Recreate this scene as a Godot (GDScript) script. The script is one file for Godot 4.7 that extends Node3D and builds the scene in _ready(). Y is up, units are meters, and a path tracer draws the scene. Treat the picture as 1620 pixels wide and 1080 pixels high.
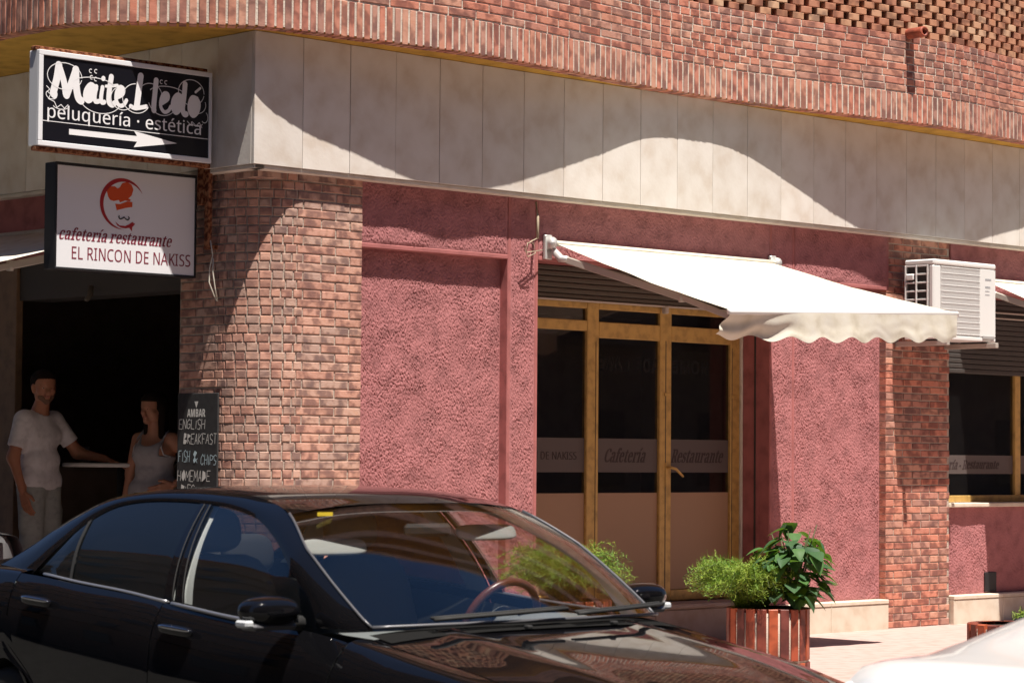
extends Node3D
# Corner cafe seen across a parked saloon car. x runs along the main facade, z towards the street, y up, metres.

var M := {}
var rng := RandomNumberGenerator.new()
var mesh_cache := {}
var names := {}
var stroke_count := 0
var cam_at := Vector3(-10.31766, 1.62, 13.11991)
var cam_right: Vector3
var cam_up: Vector3
var cam_fwd: Vector3
const FOCAL := 4037.4 / 1080.0      # focal length in picture heights
const SUN := Vector3(0.24, -2.8, -1.0)
const GROUND := 0.2                  # top of the pavement
const ROAD := 0.044
const WALL := -0.12                  # face of the rendered wall
const RECESS := -0.195
const FLOOR := 0.46                  # cafe floor

func _ready():
	rng.seed = 77
	setup_view()
	make_materials()
	build_ground()
	build_building()
	build_pillars()
	build_balcony()
	build_entrance()
	build_right_window()
	build_room()
	build_surroundings()
	build_awnings()
	build_aircon()
	build_signs()
	build_chalkboard()
	build_planters()
	build_cars()
	build_people()

func setup_view():
	var th := 0.802504905
	var p := 0.0448763751
	var r := -0.00794604784
	var fw := Vector3(cos(th), 0, -sin(th))
	var rt := Vector3(sin(th), 0, cos(th))
	cam_fwd = fw * cos(p) + Vector3.UP * sin(p)
	var u2 := Vector3.UP * cos(p) - fw * sin(p)
	cam_right = rt * cos(r) - u2 * sin(r)
	cam_up = u2 * cos(r) + rt * sin(r)
	var cam := Camera3D.new()
	cam.name = "camera"
	var at := CameraAttributesPhysical.new()
	at.frustum_focal_length = 12.0 / (0.5 / FOCAL)
	at.frustum_focus_distance = 18.2
	at.exposure_aperture = 7.0
	at.frustum_near = 0.05
	at.frustum_far = 400.0
	cam.attributes = at
	add_child(cam)
	cam.fov = rad_to_deg(2.0 * atan(0.5 / FOCAL))
	cam.near = 0.05
	cam.far = 400.0
	cam.transform = Transform3D(Basis(cam_right, cam_up, -cam_fwd), cam_at)
	cam.current = true
	var env := Environment.new()
	env.background_mode = Environment.BG_SKY
	var sm := ProceduralSkyMaterial.new()
	sm.sky_top_color = Color(0.34, 0.54, 0.84)
	sm.sky_horizon_color = Color(0.60, 0.66, 0.72)
	sm.sky_curve = 0.16
	sm.ground_bottom_color = Color(0.30, 0.28, 0.26)
	sm.ground_horizon_color = Color(0.55, 0.55, 0.55)
	sm.sky_energy_multiplier = 0.52
	var sky := Sky.new()
	sky.sky_material = sm
	env.sky = sky
	env.tonemap_mode = Environment.TONE_MAPPER_LINEAR
	env.tonemap_exposure = 1.85
	env.sdfgi_enabled = true
	env.ssao_enabled = true
	env.ssil_enabled = true
	var we := WorldEnvironment.new()
	we.name = "world_environment"
	we.environment = env
	add_child(we)
	var sun := DirectionalLight3D.new()
	sun.name = "sun"
	sun.light_energy = 1.6
	sun.light_color = Color(1.0, 0.965, 0.92)
	sun.light_angular_distance = 0.5
	sun.shadow_enabled = true
	add_child(sun)
	sun.look_at_from_position(Vector3.ZERO, SUN.normalized(), Vector3(0, 0, -1))

# picture position of a point in picture widths and heights (0 to 1), used only to choose which of many bricks become parts
func seen_at(p: Vector3) -> Vector3:
	var d := p - cam_at
	var depth := d.dot(cam_fwd)
	return Vector3(0.5 + FOCAL * d.dot(cam_right) / depth / 1.5, 0.5 - FOCAL * d.dot(cam_up) / depth, depth)

# ---------------------------------------------------------------- helpers
func numbered(called: String) -> String:
	names[called] = names.get(called, 0) + 1
	return called if names[called] == 1 else "%s_%03d" % [called, names[called] - 1]

func thing(called: String, label: String, category: String, at := Vector3.ZERO, turn := 0.0, group := "") -> Node3D:
	var o := Node3D.new()
	o.name = numbered(called)
	add_child(o)
	o.position = at
	o.rotation.y = turn
	tag(o, label, category, group)
	return o

func tag(o: Node, label: String, category: String, group := "", kind := ""):
	o.set_meta("label", label)
	o.set_meta("category", category)
	if group:
		o.set_meta("group", group)
	if kind:
		o.set_meta("kind", kind)

func piece(parent: Node, called: String, mesh: Mesh, m: Material, xf := Transform3D.IDENTITY) -> MeshInstance3D:
	var o := MeshInstance3D.new()
	o.name = called
	o.mesh = mesh
	o.material_override = m
	o.transform = xf
	parent.add_child(o, true)
	return o

func structure(called: String, mesh: Mesh, m: Material) -> MeshInstance3D:
	var o := piece(self, called, mesh, m)
	o.set_meta("kind", "structure")
	return o

func holder(parent: Node, called: String, at := Vector3.ZERO) -> Node3D:
	var o := Node3D.new()
	o.name = called
	o.position = at
	parent.add_child(o, true)
	return o

func mb(flat := true) -> SurfaceTool:
	var st := SurfaceTool.new()
	st.begin(Mesh.PRIMITIVE_TRIANGLES)
	st.set_smooth_group(-1 if flat else 0)
	return st

func done(st: SurfaceTool) -> ArrayMesh:
	st.generate_normals()
	return st.commit()

func quad(st: SurfaceTool, a: Vector3, b: Vector3, c: Vector3, d: Vector3):
	for v in [a, b, c, a, c, d]:
		st.add_vertex(v)

# box with chamfered edges; corners lo..hi
func add_box(st: SurfaceTool, lo: Vector3, hi: Vector3, bev := 0.0, xf := Transform3D.IDENTITY):
	var c := (lo + hi) / 2.0
	var h := (hi - lo) / 2.0
	if bev <= 0.0:
		for ax in 3:
			var u := (ax + 1) % 3
			var w := (ax + 2) % 3
			for s in [-1.0, 1.0]:
				var pts := []
				for k in [[-1, -1], [1, -1], [1, 1], [-1, 1]]:
					var v := Vector3.ZERO
					v[ax] = s * h[ax]
					v[u] = k[0] * h[u]
					v[w] = k[1] * h[w]
					pts.append(xf * (c + v))
				if s > 0:
					pts.reverse()
				quad(st, pts[0], pts[1], pts[2], pts[3])
		return
	var b := minf(bev, minf(h.x, minf(h.y, h.z)) * 0.95)
	var P := func(sx: float, sy: float, sz: float, ax: int) -> Vector3:
		var v := Vector3(sx * h.x, sy * h.y, sz * h.z)
		for k in 3:
			if k != ax:
				v[k] -= signf(v[k]) * b
		return xf * (c + v)
	for ax in 3:
		var u := (ax + 1) % 3
		var w := (ax + 2) % 3
		for s in [-1.0, 1.0]:
			var pts := []
			for k in [[-1, -1], [1, -1], [1, 1], [-1, 1]]:
				var sg := [0.0, 0.0, 0.0]
				sg[ax] = s
				sg[u] = float(k[0])
				sg[w] = float(k[1])
				pts.append(P.call(sg[0], sg[1], sg[2], ax))
			if s > 0:
				pts.reverse()
			quad(st, pts[0], pts[1], pts[2], pts[3])
		# edges along ax
		for k in [[-1.0, -1.0], [1.0, -1.0], [1.0, 1.0], [-1.0, 1.0]]:
			var sa := [0.0, 0.0, 0.0]
			sa[ax] = -1.0
			sa[u] = k[0]
			sa[w] = k[1]
			var sb := sa.duplicate()
			sb[ax] = 1.0
			var a0: Vector3 = P.call(sa[0], sa[1], sa[2], u)
			var a1: Vector3 = P.call(sa[0], sa[1], sa[2], w)
			var b0: Vector3 = P.call(sb[0], sb[1], sb[2], u)
			var b1: Vector3 = P.call(sb[0], sb[1], sb[2], w)
			if k[0] * k[1] > 0:
				quad(st, a0, a1, b1, b0)
			else:
				quad(st, a0, b0, b1, a1)
	for sx in [-1.0, 1.0]:
		for sy in [-1.0, 1.0]:
			for sz in [-1.0, 1.0]:
				var t := [P.call(sx, sy, sz, 0), P.call(sx, sy, sz, 1), P.call(sx, sy, sz, 2)]
				if sx * sy * sz > 0:
					t.reverse()
				for v in t:
					st.add_vertex(v)

func box_mesh(lo: Vector3, hi: Vector3, bev := 0.0) -> ArrayMesh:
	var st := mb()
	add_box(st, lo, hi, bev)
	return done(st)

# the front-facing half of a brick: face in the plane z = 0, body behind it
func brick_mesh(l: float, hgt: float, depth: float) -> ArrayMesh:
	var key := "%.3f %.3f %.3f" % [l, hgt, depth]
	if not mesh_cache.has(key):
		var st := mb()
		var b := 0.004
		var x := l / 2
		var y := hgt / 2
		var f := [Vector3(-x + b, -y + b, 0), Vector3(x - b, -y + b, 0), Vector3(x - b, y - b, 0), Vector3(-x + b, y - b, 0)]
		var m := [Vector3(-x, -y, -b), Vector3(x, -y, -b), Vector3(x, y, -b), Vector3(-x, y, -b)]
		var r := [Vector3(-x, -y, -depth), Vector3(x, -y, -depth), Vector3(x, y, -depth), Vector3(-x, y, -depth)]
		quad(st, f[3], f[2], f[1], f[0])
		for i in 4:
			var j := (i + 1) % 4
			quad(st, f[i], f[j], m[j], m[i])
			quad(st, m[i], m[j], r[j], r[i])
		mesh_cache[key] = done(st)
	return mesh_cache[key]

func grid(st: SurfaceTool, rows: Array, uv := false):
	# rows: Array of arrays of Vector3, same length; indexed so that normals are smooth
	var n: int = rows[0].size()
	for i in rows.size() - 1:
		for j in n - 1:
			var a: Vector3 = rows[i][j]
			var b: Vector3 = rows[i][j + 1]
			var c: Vector3 = rows[i + 1][j + 1]
			var d: Vector3 = rows[i + 1][j]
			if uv:
				var q := [[a, i, j], [b, i, j + 1], [c, i + 1, j + 1], [a, i, j], [c, i + 1, j + 1], [d, i + 1, j]]
				for v in q:
					st.set_uv(Vector2(float(v[2]) / (n - 1), float(v[1]) / (rows.size() - 1)))
					st.add_vertex(v[0])
			else:
				quad(st, a, b, c, d)

func grid_mesh(rows: Array) -> ArrayMesh:
	var st := mb(false)
	grid(st, rows)
	return done(st)

func add_tube(st: SurfaceTool, pts: Array, radius, sides := 8, caps := true):
	var rings := []
	var up := Vector3.UP
	for i in pts.size():
		var a: Vector3 = pts[maxi(i - 1, 0)]
		var b: Vector3 = pts[mini(i + 1, pts.size() - 1)]
		var t := (b - a).normalized()
		var s := t.cross(up if absf(t.dot(up)) < 0.95 else Vector3.RIGHT).normalized()
		var n := s.cross(t)
		var r: float = radius[i] if radius is Array else radius
		var ring := []
		for k in sides + 1:
			var an := TAU * k / sides
			ring.append(pts[i] + (s * cos(an) + n * sin(an)) * r)
		rings.append(ring)
	grid(st, rings)
	if caps:
		for e in [0, pts.size() - 1]:
			for k in sides:
				var tri := [pts[e], rings[e][k], rings[e][k + 1]]
				if e == 0:
					tri.reverse()
				for v in tri:
					st.add_vertex(v)

func tube_mesh(pts: Array, radius, sides := 8) -> ArrayMesh:
	var st := mb(false)
	add_tube(st, pts, radius, sides)
	return done(st)

# flat polygon (2D outline) laid in a frame and given a thickness
func add_plate(st: SurfaceTool, poly: PackedVector2Array, xf: Transform3D, thick := 0.0):
	var idx := Geometry2D.triangulate_polygon(poly)
	for i in range(0, idx.size(), 3):
		var t := [poly[idx[i]], poly[idx[i + 1]], poly[idx[i + 2]]]
		if (t[1] - t[0]).cross(t[2] - t[0]) > 0:
			t.reverse()
		for v in t:
			st.add_vertex(xf * Vector3(v.x, v.y, 0))
		if thick > 0:
			t.reverse()
			for v in t:
				st.add_vertex(xf * Vector3(v.x, v.y, -thick))
	if thick > 0:
		for i in poly.size():
			var a := poly[i]
			var b := poly[(i + 1) % poly.size()]
			quad(st, xf * Vector3(a.x, a.y, 0), xf * Vector3(b.x, b.y, 0), xf * Vector3(b.x, b.y, -thick), xf * Vector3(a.x, a.y, -thick))

# a painted stroke: polyline with round ends
func add_stroke(st: SurfaceTool, line: PackedVector2Array, width: float, xf: Transform3D):
	# strokes that cross lie a hair above one another
	stroke_count += 1
	var lift := Transform3D(Basis(), Vector3(0, 0, 0.00025 * (stroke_count % 9)))
	for poly in Geometry2D.offset_polyline(line, width / 2, Geometry2D.JOIN_ROUND, Geometry2D.END_ROUND):
		if not Geometry2D.is_polygon_clockwise(poly):
			add_plate(st, poly, lift * xf)

func pv(a: Array) -> PackedVector2Array:
	var r := PackedVector2Array()
	for i in range(0, a.size(), 2):
		r.append(Vector2(a[i], a[i + 1]))
	return r

# Catmull-Rom through key points, for 1D tables [x0, y0, x1, y1 ...]
func tab(a: Array, x: float) -> float:
	var n := a.size() / 2
	if x <= a[0]:
		return a[1]
	if x >= a[2 * n - 2]:
		return a[2 * n - 1]
	var i := 0
	while x > a[2 * i + 2]:
		i += 1
	var x0: float = a[2 * i]
	var x1: float = a[2 * i + 2]
	var y0: float = a[2 * i + 1]
	var y1: float = a[2 * i + 3]
	var s := (y1 - y0) / (x1 - x0)
	var m0 := s
	var m1 := s
	if i > 0:
		m0 = (y1 - a[2 * i - 1]) / (x1 - a[2 * i - 2])
	if i < n - 2:
		m1 = (a[2 * i + 5] - y0) / (a[2 * i + 4] - x0)
	var t := (x - x0) / (x1 - x0)
	var h := x1 - x0
	return (2 * t * t * t - 3 * t * t + 1) * y0 + (t * t * t - 2 * t * t + t) * h * m0 + (-2 * t * t * t + 3 * t * t) * y1 + (t * t * t - t * t) * h * m1

func smooth_line(pts: Array, step: float) -> PackedVector2Array:
	var c := Curve2D.new()
	for i in pts.size():
		var a: Vector2 = pts[maxi(i - 1, 0)]
		var b: Vector2 = pts[mini(i + 1, pts.size() - 1)]
		var t := (b - a) / 6.0
		c.add_point(pts[i], -t, t)
	c.bake_interval = step
	return c.get_baked_points()

func text_mesh(s: String, size: float, serif := false, bold := false, italic := false) -> TextMesh:
	var t := TextMesh.new()
	var f := SystemFont.new()
	f.font_names = PackedStringArray(["Droid Serif" if serif else "Droid Sans"])
	f.font_weight = 700 if bold else 400
	f.font_italic = italic
	t.font = f
	t.text = s
	t.font_size = 48
	t.pixel_size = size / 48.0
	t.depth = 0.002
	t.curve_step = 1.0
	return t

# ---------------------------------------------------------------- materials
func mat(c: Color, rough := 0.8, metal := 0.0, spec := 0.5) -> StandardMaterial3D:
	var m := StandardMaterial3D.new()
	m.albedo_color = c.linear_to_srgb()
	m.roughness = rough
	m.metallic = metal
	m.metallic_specular = spec
	m.cull_mode = BaseMaterial3D.CULL_DISABLED
	return m

func noise(freq: float, seed_: int, octaves := 4, kind := FastNoiseLite.TYPE_SIMPLEX_SMOOTH) -> FastNoiseLite:
	var n := FastNoiseLite.new()
	n.seed = seed_
	n.noise_type = kind
	n.frequency = freq
	n.fractal_octaves = octaves
	return n

# seamless noise image run through a colour ramp: stops [position, Color, ...]
func ramp_texture(n: FastNoiseLite, stops: Array, size := 512) -> ImageTexture:
	var src := n.get_seamless_image(size, size)
	var g := Gradient.new()
	var offs := PackedFloat32Array()
	var cols := PackedColorArray()
	for i in range(0, stops.size(), 2):
		offs.append(stops[i])
		cols.append(stops[i + 1])
	g.offsets = offs
	g.colors = cols
	var lut := []
	for i in 256:
		lut.append(g.sample(i / 255.0))
	var data := src.get_data()
	var bytes := PackedByteArray()
	bytes.resize(size * size * 3)
	var stride := data.size() / (size * size)
	for i in size * size:
		var c: Color = lut[data[i * stride]]
		bytes[i * 3] = int(clampf(c.r, 0, 1) * 255)
		bytes[i * 3 + 1] = int(clampf(c.g, 0, 1) * 255)
		bytes[i * 3 + 2] = int(clampf(c.b, 0, 1) * 255)
	return ImageTexture.create_from_image(Image.create_from_data(size, size, false, Image.FORMAT_RGB8, bytes))

func textured(m: StandardMaterial3D, albedo: Texture2D, scale: float, world := true, offset := Vector3.ZERO) -> StandardMaterial3D:
	m.albedo_texture = albedo
	m.uv1_triplanar = true
	m.uv1_world_triplanar = world
	m.uv1_scale = Vector3.ONE * scale
	m.uv1_offset = offset
	return m

func relief(m: StandardMaterial3D, t: Texture2D, cm: float) -> StandardMaterial3D:
	m.heightmap_enabled = true
	m.heightmap_texture = t
	m.heightmap_scale = cm
	return m

func glass(tint: Color, alpha: float) -> StandardMaterial3D:
	var m := mat(tint, 0.02)
	m.albedo_color.a = alpha
	m.transparency = BaseMaterial3D.TRANSPARENCY_ALPHA
	return m

func make_materials():
	var g := func(v: float) -> Color: return Color(v, v, v)
	var fine: Texture2D = ramp_texture(noise(0.06, 3, 4), [0.0, g.call(0.0), 1.0, g.call(1.0)])
	var burn: Texture2D = ramp_texture(noise(0.0065, 11, 3), [0.0, Color(0.66, 0.64, 0.67), 0.34, Color(0.74, 0.71, 0.72), 0.56, Color(0.95, 0.92, 0.90), 0.7, Color(1, 1, 1), 1.0, Color(1, 0.96, 0.92)])
	M.bricks = []
	var tones := [Color(0.570, 0.233, 0.164), Color(0.508, 0.214, 0.157), Color(0.544, 0.260, 0.187), Color(0.463, 0.215, 0.165), Color(0.567, 0.303, 0.223), Color(0.404, 0.218, 0.175), Color(0.542, 0.238, 0.169), Color(0.493, 0.264, 0.205)]
	for i in tones.size():
		var b := textured(mat(tones[i], 0.85, 0.0, 0.4), burn, 1.9, true, Vector3(i * 0.37, i * 0.23, i * 0.61))
		M.bricks.append(relief(b, fine, 0.12))
	# paler, weathered bricks of the pillars
	M.pale_bricks = []
	var pale := [Color(0.569, 0.323, 0.252), Color(0.556, 0.358, 0.285), Color(0.498, 0.338, 0.277), Color(0.576, 0.338, 0.262), Color(0.533, 0.300, 0.233), Color(0.456, 0.311, 0.260)]
	for i in pale.size():
		var b := textured(mat(pale[i], 0.88, 0.0, 0.4), burn, 2.3, true, Vector3(i * 0.41, i * 0.17, i * 0.53))
		M.pale_bricks.append(relief(b, fine, 0.12))
	# sandy bricks of the openwork screen
	M.screen_bricks = []
	for c in [Color(0.572, 0.330, 0.209), Color(0.517, 0.264, 0.165), Color(0.605, 0.396, 0.264), Color(0.462, 0.220, 0.143)]:
		M.screen_bricks.append(textured(mat(c, 0.9, 0.0, 0.3), burn, 1.3, true, c.r * Vector3.ONE * 3.0))
	var mottled: Texture2D = ramp_texture(noise(0.01, 5, 5), [0.0, g.call(0.86), 0.5, g.call(0.96), 1.0, g.call(1.0)])
	M.mortar = relief(textured(mat(Color(0.50, 0.42, 0.355), 0.95, 0.0, 0.2), mottled, 2.0), fine, 0.3)
	M.balcony_mortar = relief(textured(mat(Color(0.66, 0.58, 0.50), 0.95, 0.0, 0.2), mottled, 2.0), fine, 0.3)
	# limestone with soft brownish weather stains and small pits
	var stone: Texture2D = ramp_texture(noise(0.007, 21, 5), [0.0, Color(0.92, 0.89, 0.86), 0.4, Color(0.965, 0.955, 0.945), 0.65, Color(0.985, 0.98, 0.975), 1.0, Color(1, 1, 1)])
	M.slabs = []
	for i in 4:
		var v := 0.66 + 0.018 * i
		M.slabs.append(relief(textured(mat(Color(v, v * 0.945, v * 0.885), 0.72, 0.0, 0.45), stone, 0.9, true, Vector3(i * 0.31, i * 0.77, 0.2 * i)), fine, 0.05))
	M.plinth = textured(mat(Color(0.66, 0.59, 0.49), 0.75, 0.0, 0.4), stone, 1.4)
	M.under_stone = textured(mat(Color(0.66, 0.60, 0.53), 0.85, 0.0, 0.3), stone, 1.4)
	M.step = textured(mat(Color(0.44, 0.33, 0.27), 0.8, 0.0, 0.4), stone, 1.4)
	var paint: Texture2D = ramp_texture(noise(0.012, 31, 4), [0.0, g.call(0.80), 0.5, g.call(0.95), 1.0, g.call(1.0)])
	M.render = textured(mat(Color(0.435, 0.178, 0.182), 0.86, 0.0, 0.35), paint, 0.8)
	M.render_smooth = textured(mat(Color(0.42, 0.15, 0.145), 0.7, 0.0, 0.4), paint, 0.8)
	M.ochre = textured(mat(Color(0.50, 0.29, 0.055), 0.9, 0.0, 0.3), paint, 0.7)
	M.bronze = textured(mat(Color(0.60, 0.38, 0.12), 0.42, 0.2, 0.5), paint, 1.5)
	M.panel = mat(Color(0.33, 0.20, 0.12), 0.5)
	M.shutter = mat(Color(0.075, 0.062, 0.046), 0.55)
	M.shutter_dark = mat(Color(0.045, 0.039, 0.036), 0.7)
	M.dark_glass = glass(Color(0.012, 0.011, 0.011), 0.45)
	M.film = mat(Color(0.085, 0.066, 0.062), 0.6)
	M.film_text = mat(Color(0.035, 0.02, 0.02), 0.7)
	M.faint_text = mat(Color(0.05, 0.05, 0.05), 0.7)
	M.canvas = mat(Color(0.66, 0.64, 0.575), 0.9, 0.0, 0.2)
	relief(textured(M.canvas, ramp_texture(noise(0.01, 41, 4), [0.0, Color(0.90, 0.88, 0.84), 0.45, Color(0.98, 0.97, 0.95), 1.0, Color(1, 1, 1)]), 0.9), fine, 0.03)
	M.canvas.backlight_enabled = true
	M.canvas.backlight = Color(0.16, 0.15, 0.13)
	M.arm = mat(Color(0.46, 0.42, 0.37), 0.5, 0.2)
	M.cast_metal = mat(Color(0.62, 0.62, 0.60), 0.4, 0.4)
	M.white_metal = mat(Color(0.74, 0.74, 0.72), 0.42)
	M.white_plain = mat(Color(0.78, 0.78, 0.77), 0.5)
	M.ac_grille = mat(Color(0.70, 0.69, 0.67), 0.5)
	M.ac_dark = mat(Color(0.06, 0.055, 0.05), 0.8)
	M.ac_fin = mat(Color(0.36, 0.35, 0.34), 0.6)
	M.grey_print = mat(Color(0.30, 0.31, 0.33), 0.6)
	M.black = mat(Color(0.012, 0.012, 0.014), 0.5)
	M.black_face = mat(Color(0.006, 0.006, 0.010), 0.35)
	M.board = relief(textured(mat(Color(0.028, 0.028, 0.03), 0.85), paint, 3.0), fine, 0.05)
	M.chalk = mat(Color(0.62, 0.62, 0.60), 0.95, 0.0, 0.1)
	M.chalk_blue = mat(Color(0.46, 0.60, 0.66), 0.95, 0.0, 0.1)
	M.sign_white = mat(Color(0.74, 0.75, 0.78), 0.35)
	M.print_white = mat(Color(0.80, 0.80, 0.82), 0.45)
	M.burgundy = mat(Color(0.20, 0.018, 0.04), 0.5)
	M.logo_red = mat(Color(0.36, 0.012, 0.018), 0.5)
	M.logo_orange = mat(Color(0.62, 0.075, 0.012), 0.5)
	M.rust = relief(textured(mat(Color(0.29, 0.145, 0.08), 0.9, 0.0, 0.3), ramp_texture(noise(0.03, 51, 4), [0.0, Color(0.35, 0.22, 0.18), 0.45, Color(0.75, 0.6, 0.55), 0.6, Color(1, 0.95, 0.9), 1.0, Color(1, 1, 1)], 256), 3.0), fine, 0.1)
	M.wire = mat(Color(0.42, 0.35, 0.25), 0.7)
	M.clay = textured(mat(Color(0.36, 0.085, 0.045), 0.6, 0.0, 0.5), burn, 2.0)
	M.planter_bricks = []
	for c in [Color(0.36, 0.075, 0.035), Color(0.24, 0.055, 0.035), Color(0.44, 0.10, 0.04), Color(0.18, 0.05, 0.04)]:
		M.planter_bricks.append(textured(mat(c, 0.5, 0.0, 0.5), burn, 2.2, true, c.r * Vector3.ONE * 5.0))
	M.soil = mat(Color(0.03, 0.02, 0.013), 1.0)
	M.leaves = []
	for c in [Color(0.034, 0.085, 0.032), Color(0.028, 0.07, 0.03), Color(0.05, 0.12, 0.03)]:
		var l := mat(c, 0.6, 0.0, 0.4)
		l.backlight_enabled = true
		l.backlight = Color(0.30, 0.42, 0.10)
		M.leaves.append(l)
	M.fern = mat(Color(1, 1, 1), 0.6, 0.0, 0.4)
	M.fern.vertex_color_use_as_albedo = true
	M.fern.backlight_enabled = true
	M.fern.backlight = Color(0.36, 0.46, 0.14)
	M.stem = mat(Color(0.07, 0.09, 0.03), 0.7)
	var tarmac: Texture2D = ramp_texture(noise(0.02, 61, 5), [0.0, g.call(0.7), 0.5, g.call(0.9), 1.0, g.call(1.0)])
	M.asphalt = relief(textured(mat(Color(0.065, 0.063, 0.06), 0.92, 0.0, 0.3), tarmac, 0.5), fine, 0.3)
	M.pavement = relief(textured(mat(Color(0.46, 0.34, 0.31), 0.9, 0.0, 0.3), ramp_texture(noise(0.016, 71, 5), [0.0, Color(0.90, 0.88, 0.86), 0.5, Color(0.97, 0.965, 0.96), 1.0, Color(1, 1, 1)]), 0.7), fine, 0.15)
	M.kerb = textured(mat(Color(0.42, 0.40, 0.37), 0.9, 0.0, 0.3), stone, 0.8)
	M.car_black = mat(Color(0.004, 0.004, 0.005), 0.4, 0.0, 0.0)
	M.car_black.clearcoat_enabled = true
	M.car_black.clearcoat = 1.0
	M.car_black.clearcoat_roughness = 0.03
	M.car_silver = mat(Color(0.30, 0.30, 0.31), 0.35, 0.6)
	M.car_silver.clearcoat_enabled = true
	M.car_silver.clearcoat = 1.0
	M.car_silver.clearcoat_roughness = 0.04
	M.car_white = mat(Color(0.70, 0.715, 0.73), 0.3)
	M.car_white.clearcoat_enabled = true
	M.car_white.clearcoat = 1.0
	M.car_white.clearcoat_roughness = 0.04
	M.car_glass = glass(Color(0.01, 0.012, 0.012), 0.04)
	M.car_side_glass = glass(Color(0.008, 0.01, 0.01), 0.10)
	M.car_tint = glass(Color(0.006, 0.007, 0.008), 0.86)
	M.chrome = mat(Color(0.55, 0.56, 0.58), 0.12, 1.0)
	M.satin = mat(Color(0.40, 0.40, 0.42), 0.3, 0.8)
	M.cowl = mat(Color(0.012, 0.012, 0.012), 0.95, 0.0, 0.1)
	M.bead = mat(Color(0.10, 0.10, 0.11), 0.35, 0.3)
	M.stubble = mat(Color(0.19, 0.10, 0.065), 0.8)
	M.rubber = mat(Color(0.012, 0.012, 0.012), 0.75)
	M.trim_grey = mat(Color(0.52, 0.56, 0.55), 0.8)
	M.leather = mat(Color(0.17, 0.18, 0.18), 0.6)
	M.dash = mat(Color(0.13, 0.145, 0.145), 0.7)
	M.visor = mat(Color(0.27, 0.29, 0.28), 0.85)
	M.headliner = mat(Color(0.10, 0.10, 0.10), 0.95)
	M.wood_rim = mat(Color(0.09, 0.03, 0.018), 0.3)
	M.lamp_red = mat(Color(0.25, 0.01, 0.01), 0.15)
	M.lamp_clear = mat(Color(0.5, 0.52, 0.54), 0.1)
	M.yellow = mat(Color(0.55, 0.40, 0.02), 0.6)
	M.room = textured(mat(Color(0.34, 0.27, 0.22), 0.9), mottled, 0.8)
	M.room_floor = textured(mat(Color(0.28, 0.21, 0.16), 0.6), mottled, 0.8)
	M.wood_jamb = textured(mat(Color(0.20, 0.12, 0.065), 0.6), paint, 1.2)
	M.table_top = mat(Color(0.66, 0.65, 0.62), 0.5)
	M.skin = mat(Color(0.46, 0.22, 0.135), 0.55)
	M.skin_tan = mat(Color(0.40, 0.175, 0.10), 0.55)
	for s in [M.skin, M.skin_tan]:
		s.subsurf_scatter_enabled = true
		s.subsurf_scatter_strength = 0.15
	M.hair = mat(Color(0.018, 0.012, 0.009), 0.9, 0.0, 0.2)
	M.cotton_white = relief(textured(mat(Color(0.72, 0.70, 0.72), 0.95, 0.0, 0.2), mottled, 3.0), fine, 0.1)
	M.cotton_grey = textured(mat(Color(0.42, 0.41, 0.43), 0.95, 0.0, 0.2), mottled, 3.0)
	M.cotton_khaki = textured(mat(Color(0.36, 0.38, 0.36), 0.95, 0.0, 0.2), mottled, 3.0)
	M.dark_cloth = mat(Color(0.025, 0.022, 0.025), 0.9)
	M.eye = mat(Color(0.6, 0.58, 0.55), 0.2)
	M.lip = mat(Color(0.34, 0.10, 0.085), 0.5)
	M.plaster = textured(mat(Color(0.34, 0.28, 0.22), 0.9, 0.0, 0.3), mottled, 0.4)
	M.plaster_warm = textured(mat(Color(0.26, 0.19, 0.14), 0.9, 0.0, 0.3), mottled, 0.4)
	M.roof_tile = mat(Color(0.34, 0.15, 0.09), 0.9)
	M.window_glass = mat(Color(0.02, 0.024, 0.03), 0.06)
	M.upper_brick = textured(mat(Color(0.24, 0.12, 0.085), 0.9, 0.0, 0.3), burn, 0.9)

# ---------------------------------------------------------------- ground
func build_ground():
	var st := mb()
	quad(st, Vector3(-90, ROAD, -90), Vector3(90, ROAD, -90), Vector3(90, ROAD, 90), Vector3(-90, ROAD, 90))
	structure("road", done(st), M.asphalt)
	# pavement with a rounded corner and a stone kerb
	var edge := PackedVector2Array()
	edge.append(Vector2(-0.9, -60))
	for k in 13:
		var a := PI + (PI / 2) * k / 12.0
		edge.append(Vector2(1.1 + 2.0 * cos(a), 3.9 - 2.0 * sin(a)))
	edge.append(Vector2(60, 5.9))
	var poly := edge.duplicate()
	poly.append(Vector2(60, -60))
	st = mb()
	var tri := Geometry2D.triangulate_polygon(poly)
	for i in range(0, tri.size(), 3):
		for k in 3:
			var v := poly[tri[i + k]]
			st.add_vertex(Vector3(v.x, GROUND, v.y))
	structure("pavement", done(st), M.pavement)
	var rows := []
	for prof in [[0.0, GROUND], [0.13, GROUND], [0.15, GROUND - 0.02], [0.15, ROAD - 0.05]]:
		var row := []
		for i in edge.size():
			var a := edge[maxi(i - 1, 0)]
			var b := edge[mini(i + 1, edge.size() - 1)]
			var n := (b - a).normalized().orthogonal() * -1.0
			if n.dot(Vector2(-1, 1)) < 0:
				n = -n
			var q: Vector2 = edge[i] + n * prof[0]
			row.append(Vector3(q.x, prof[1] + (0.004 if prof[1] == GROUND else 0.0), q.y))
		rows.append(row)
	structure("kerb", grid_mesh(rows), M.kerb)

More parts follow.
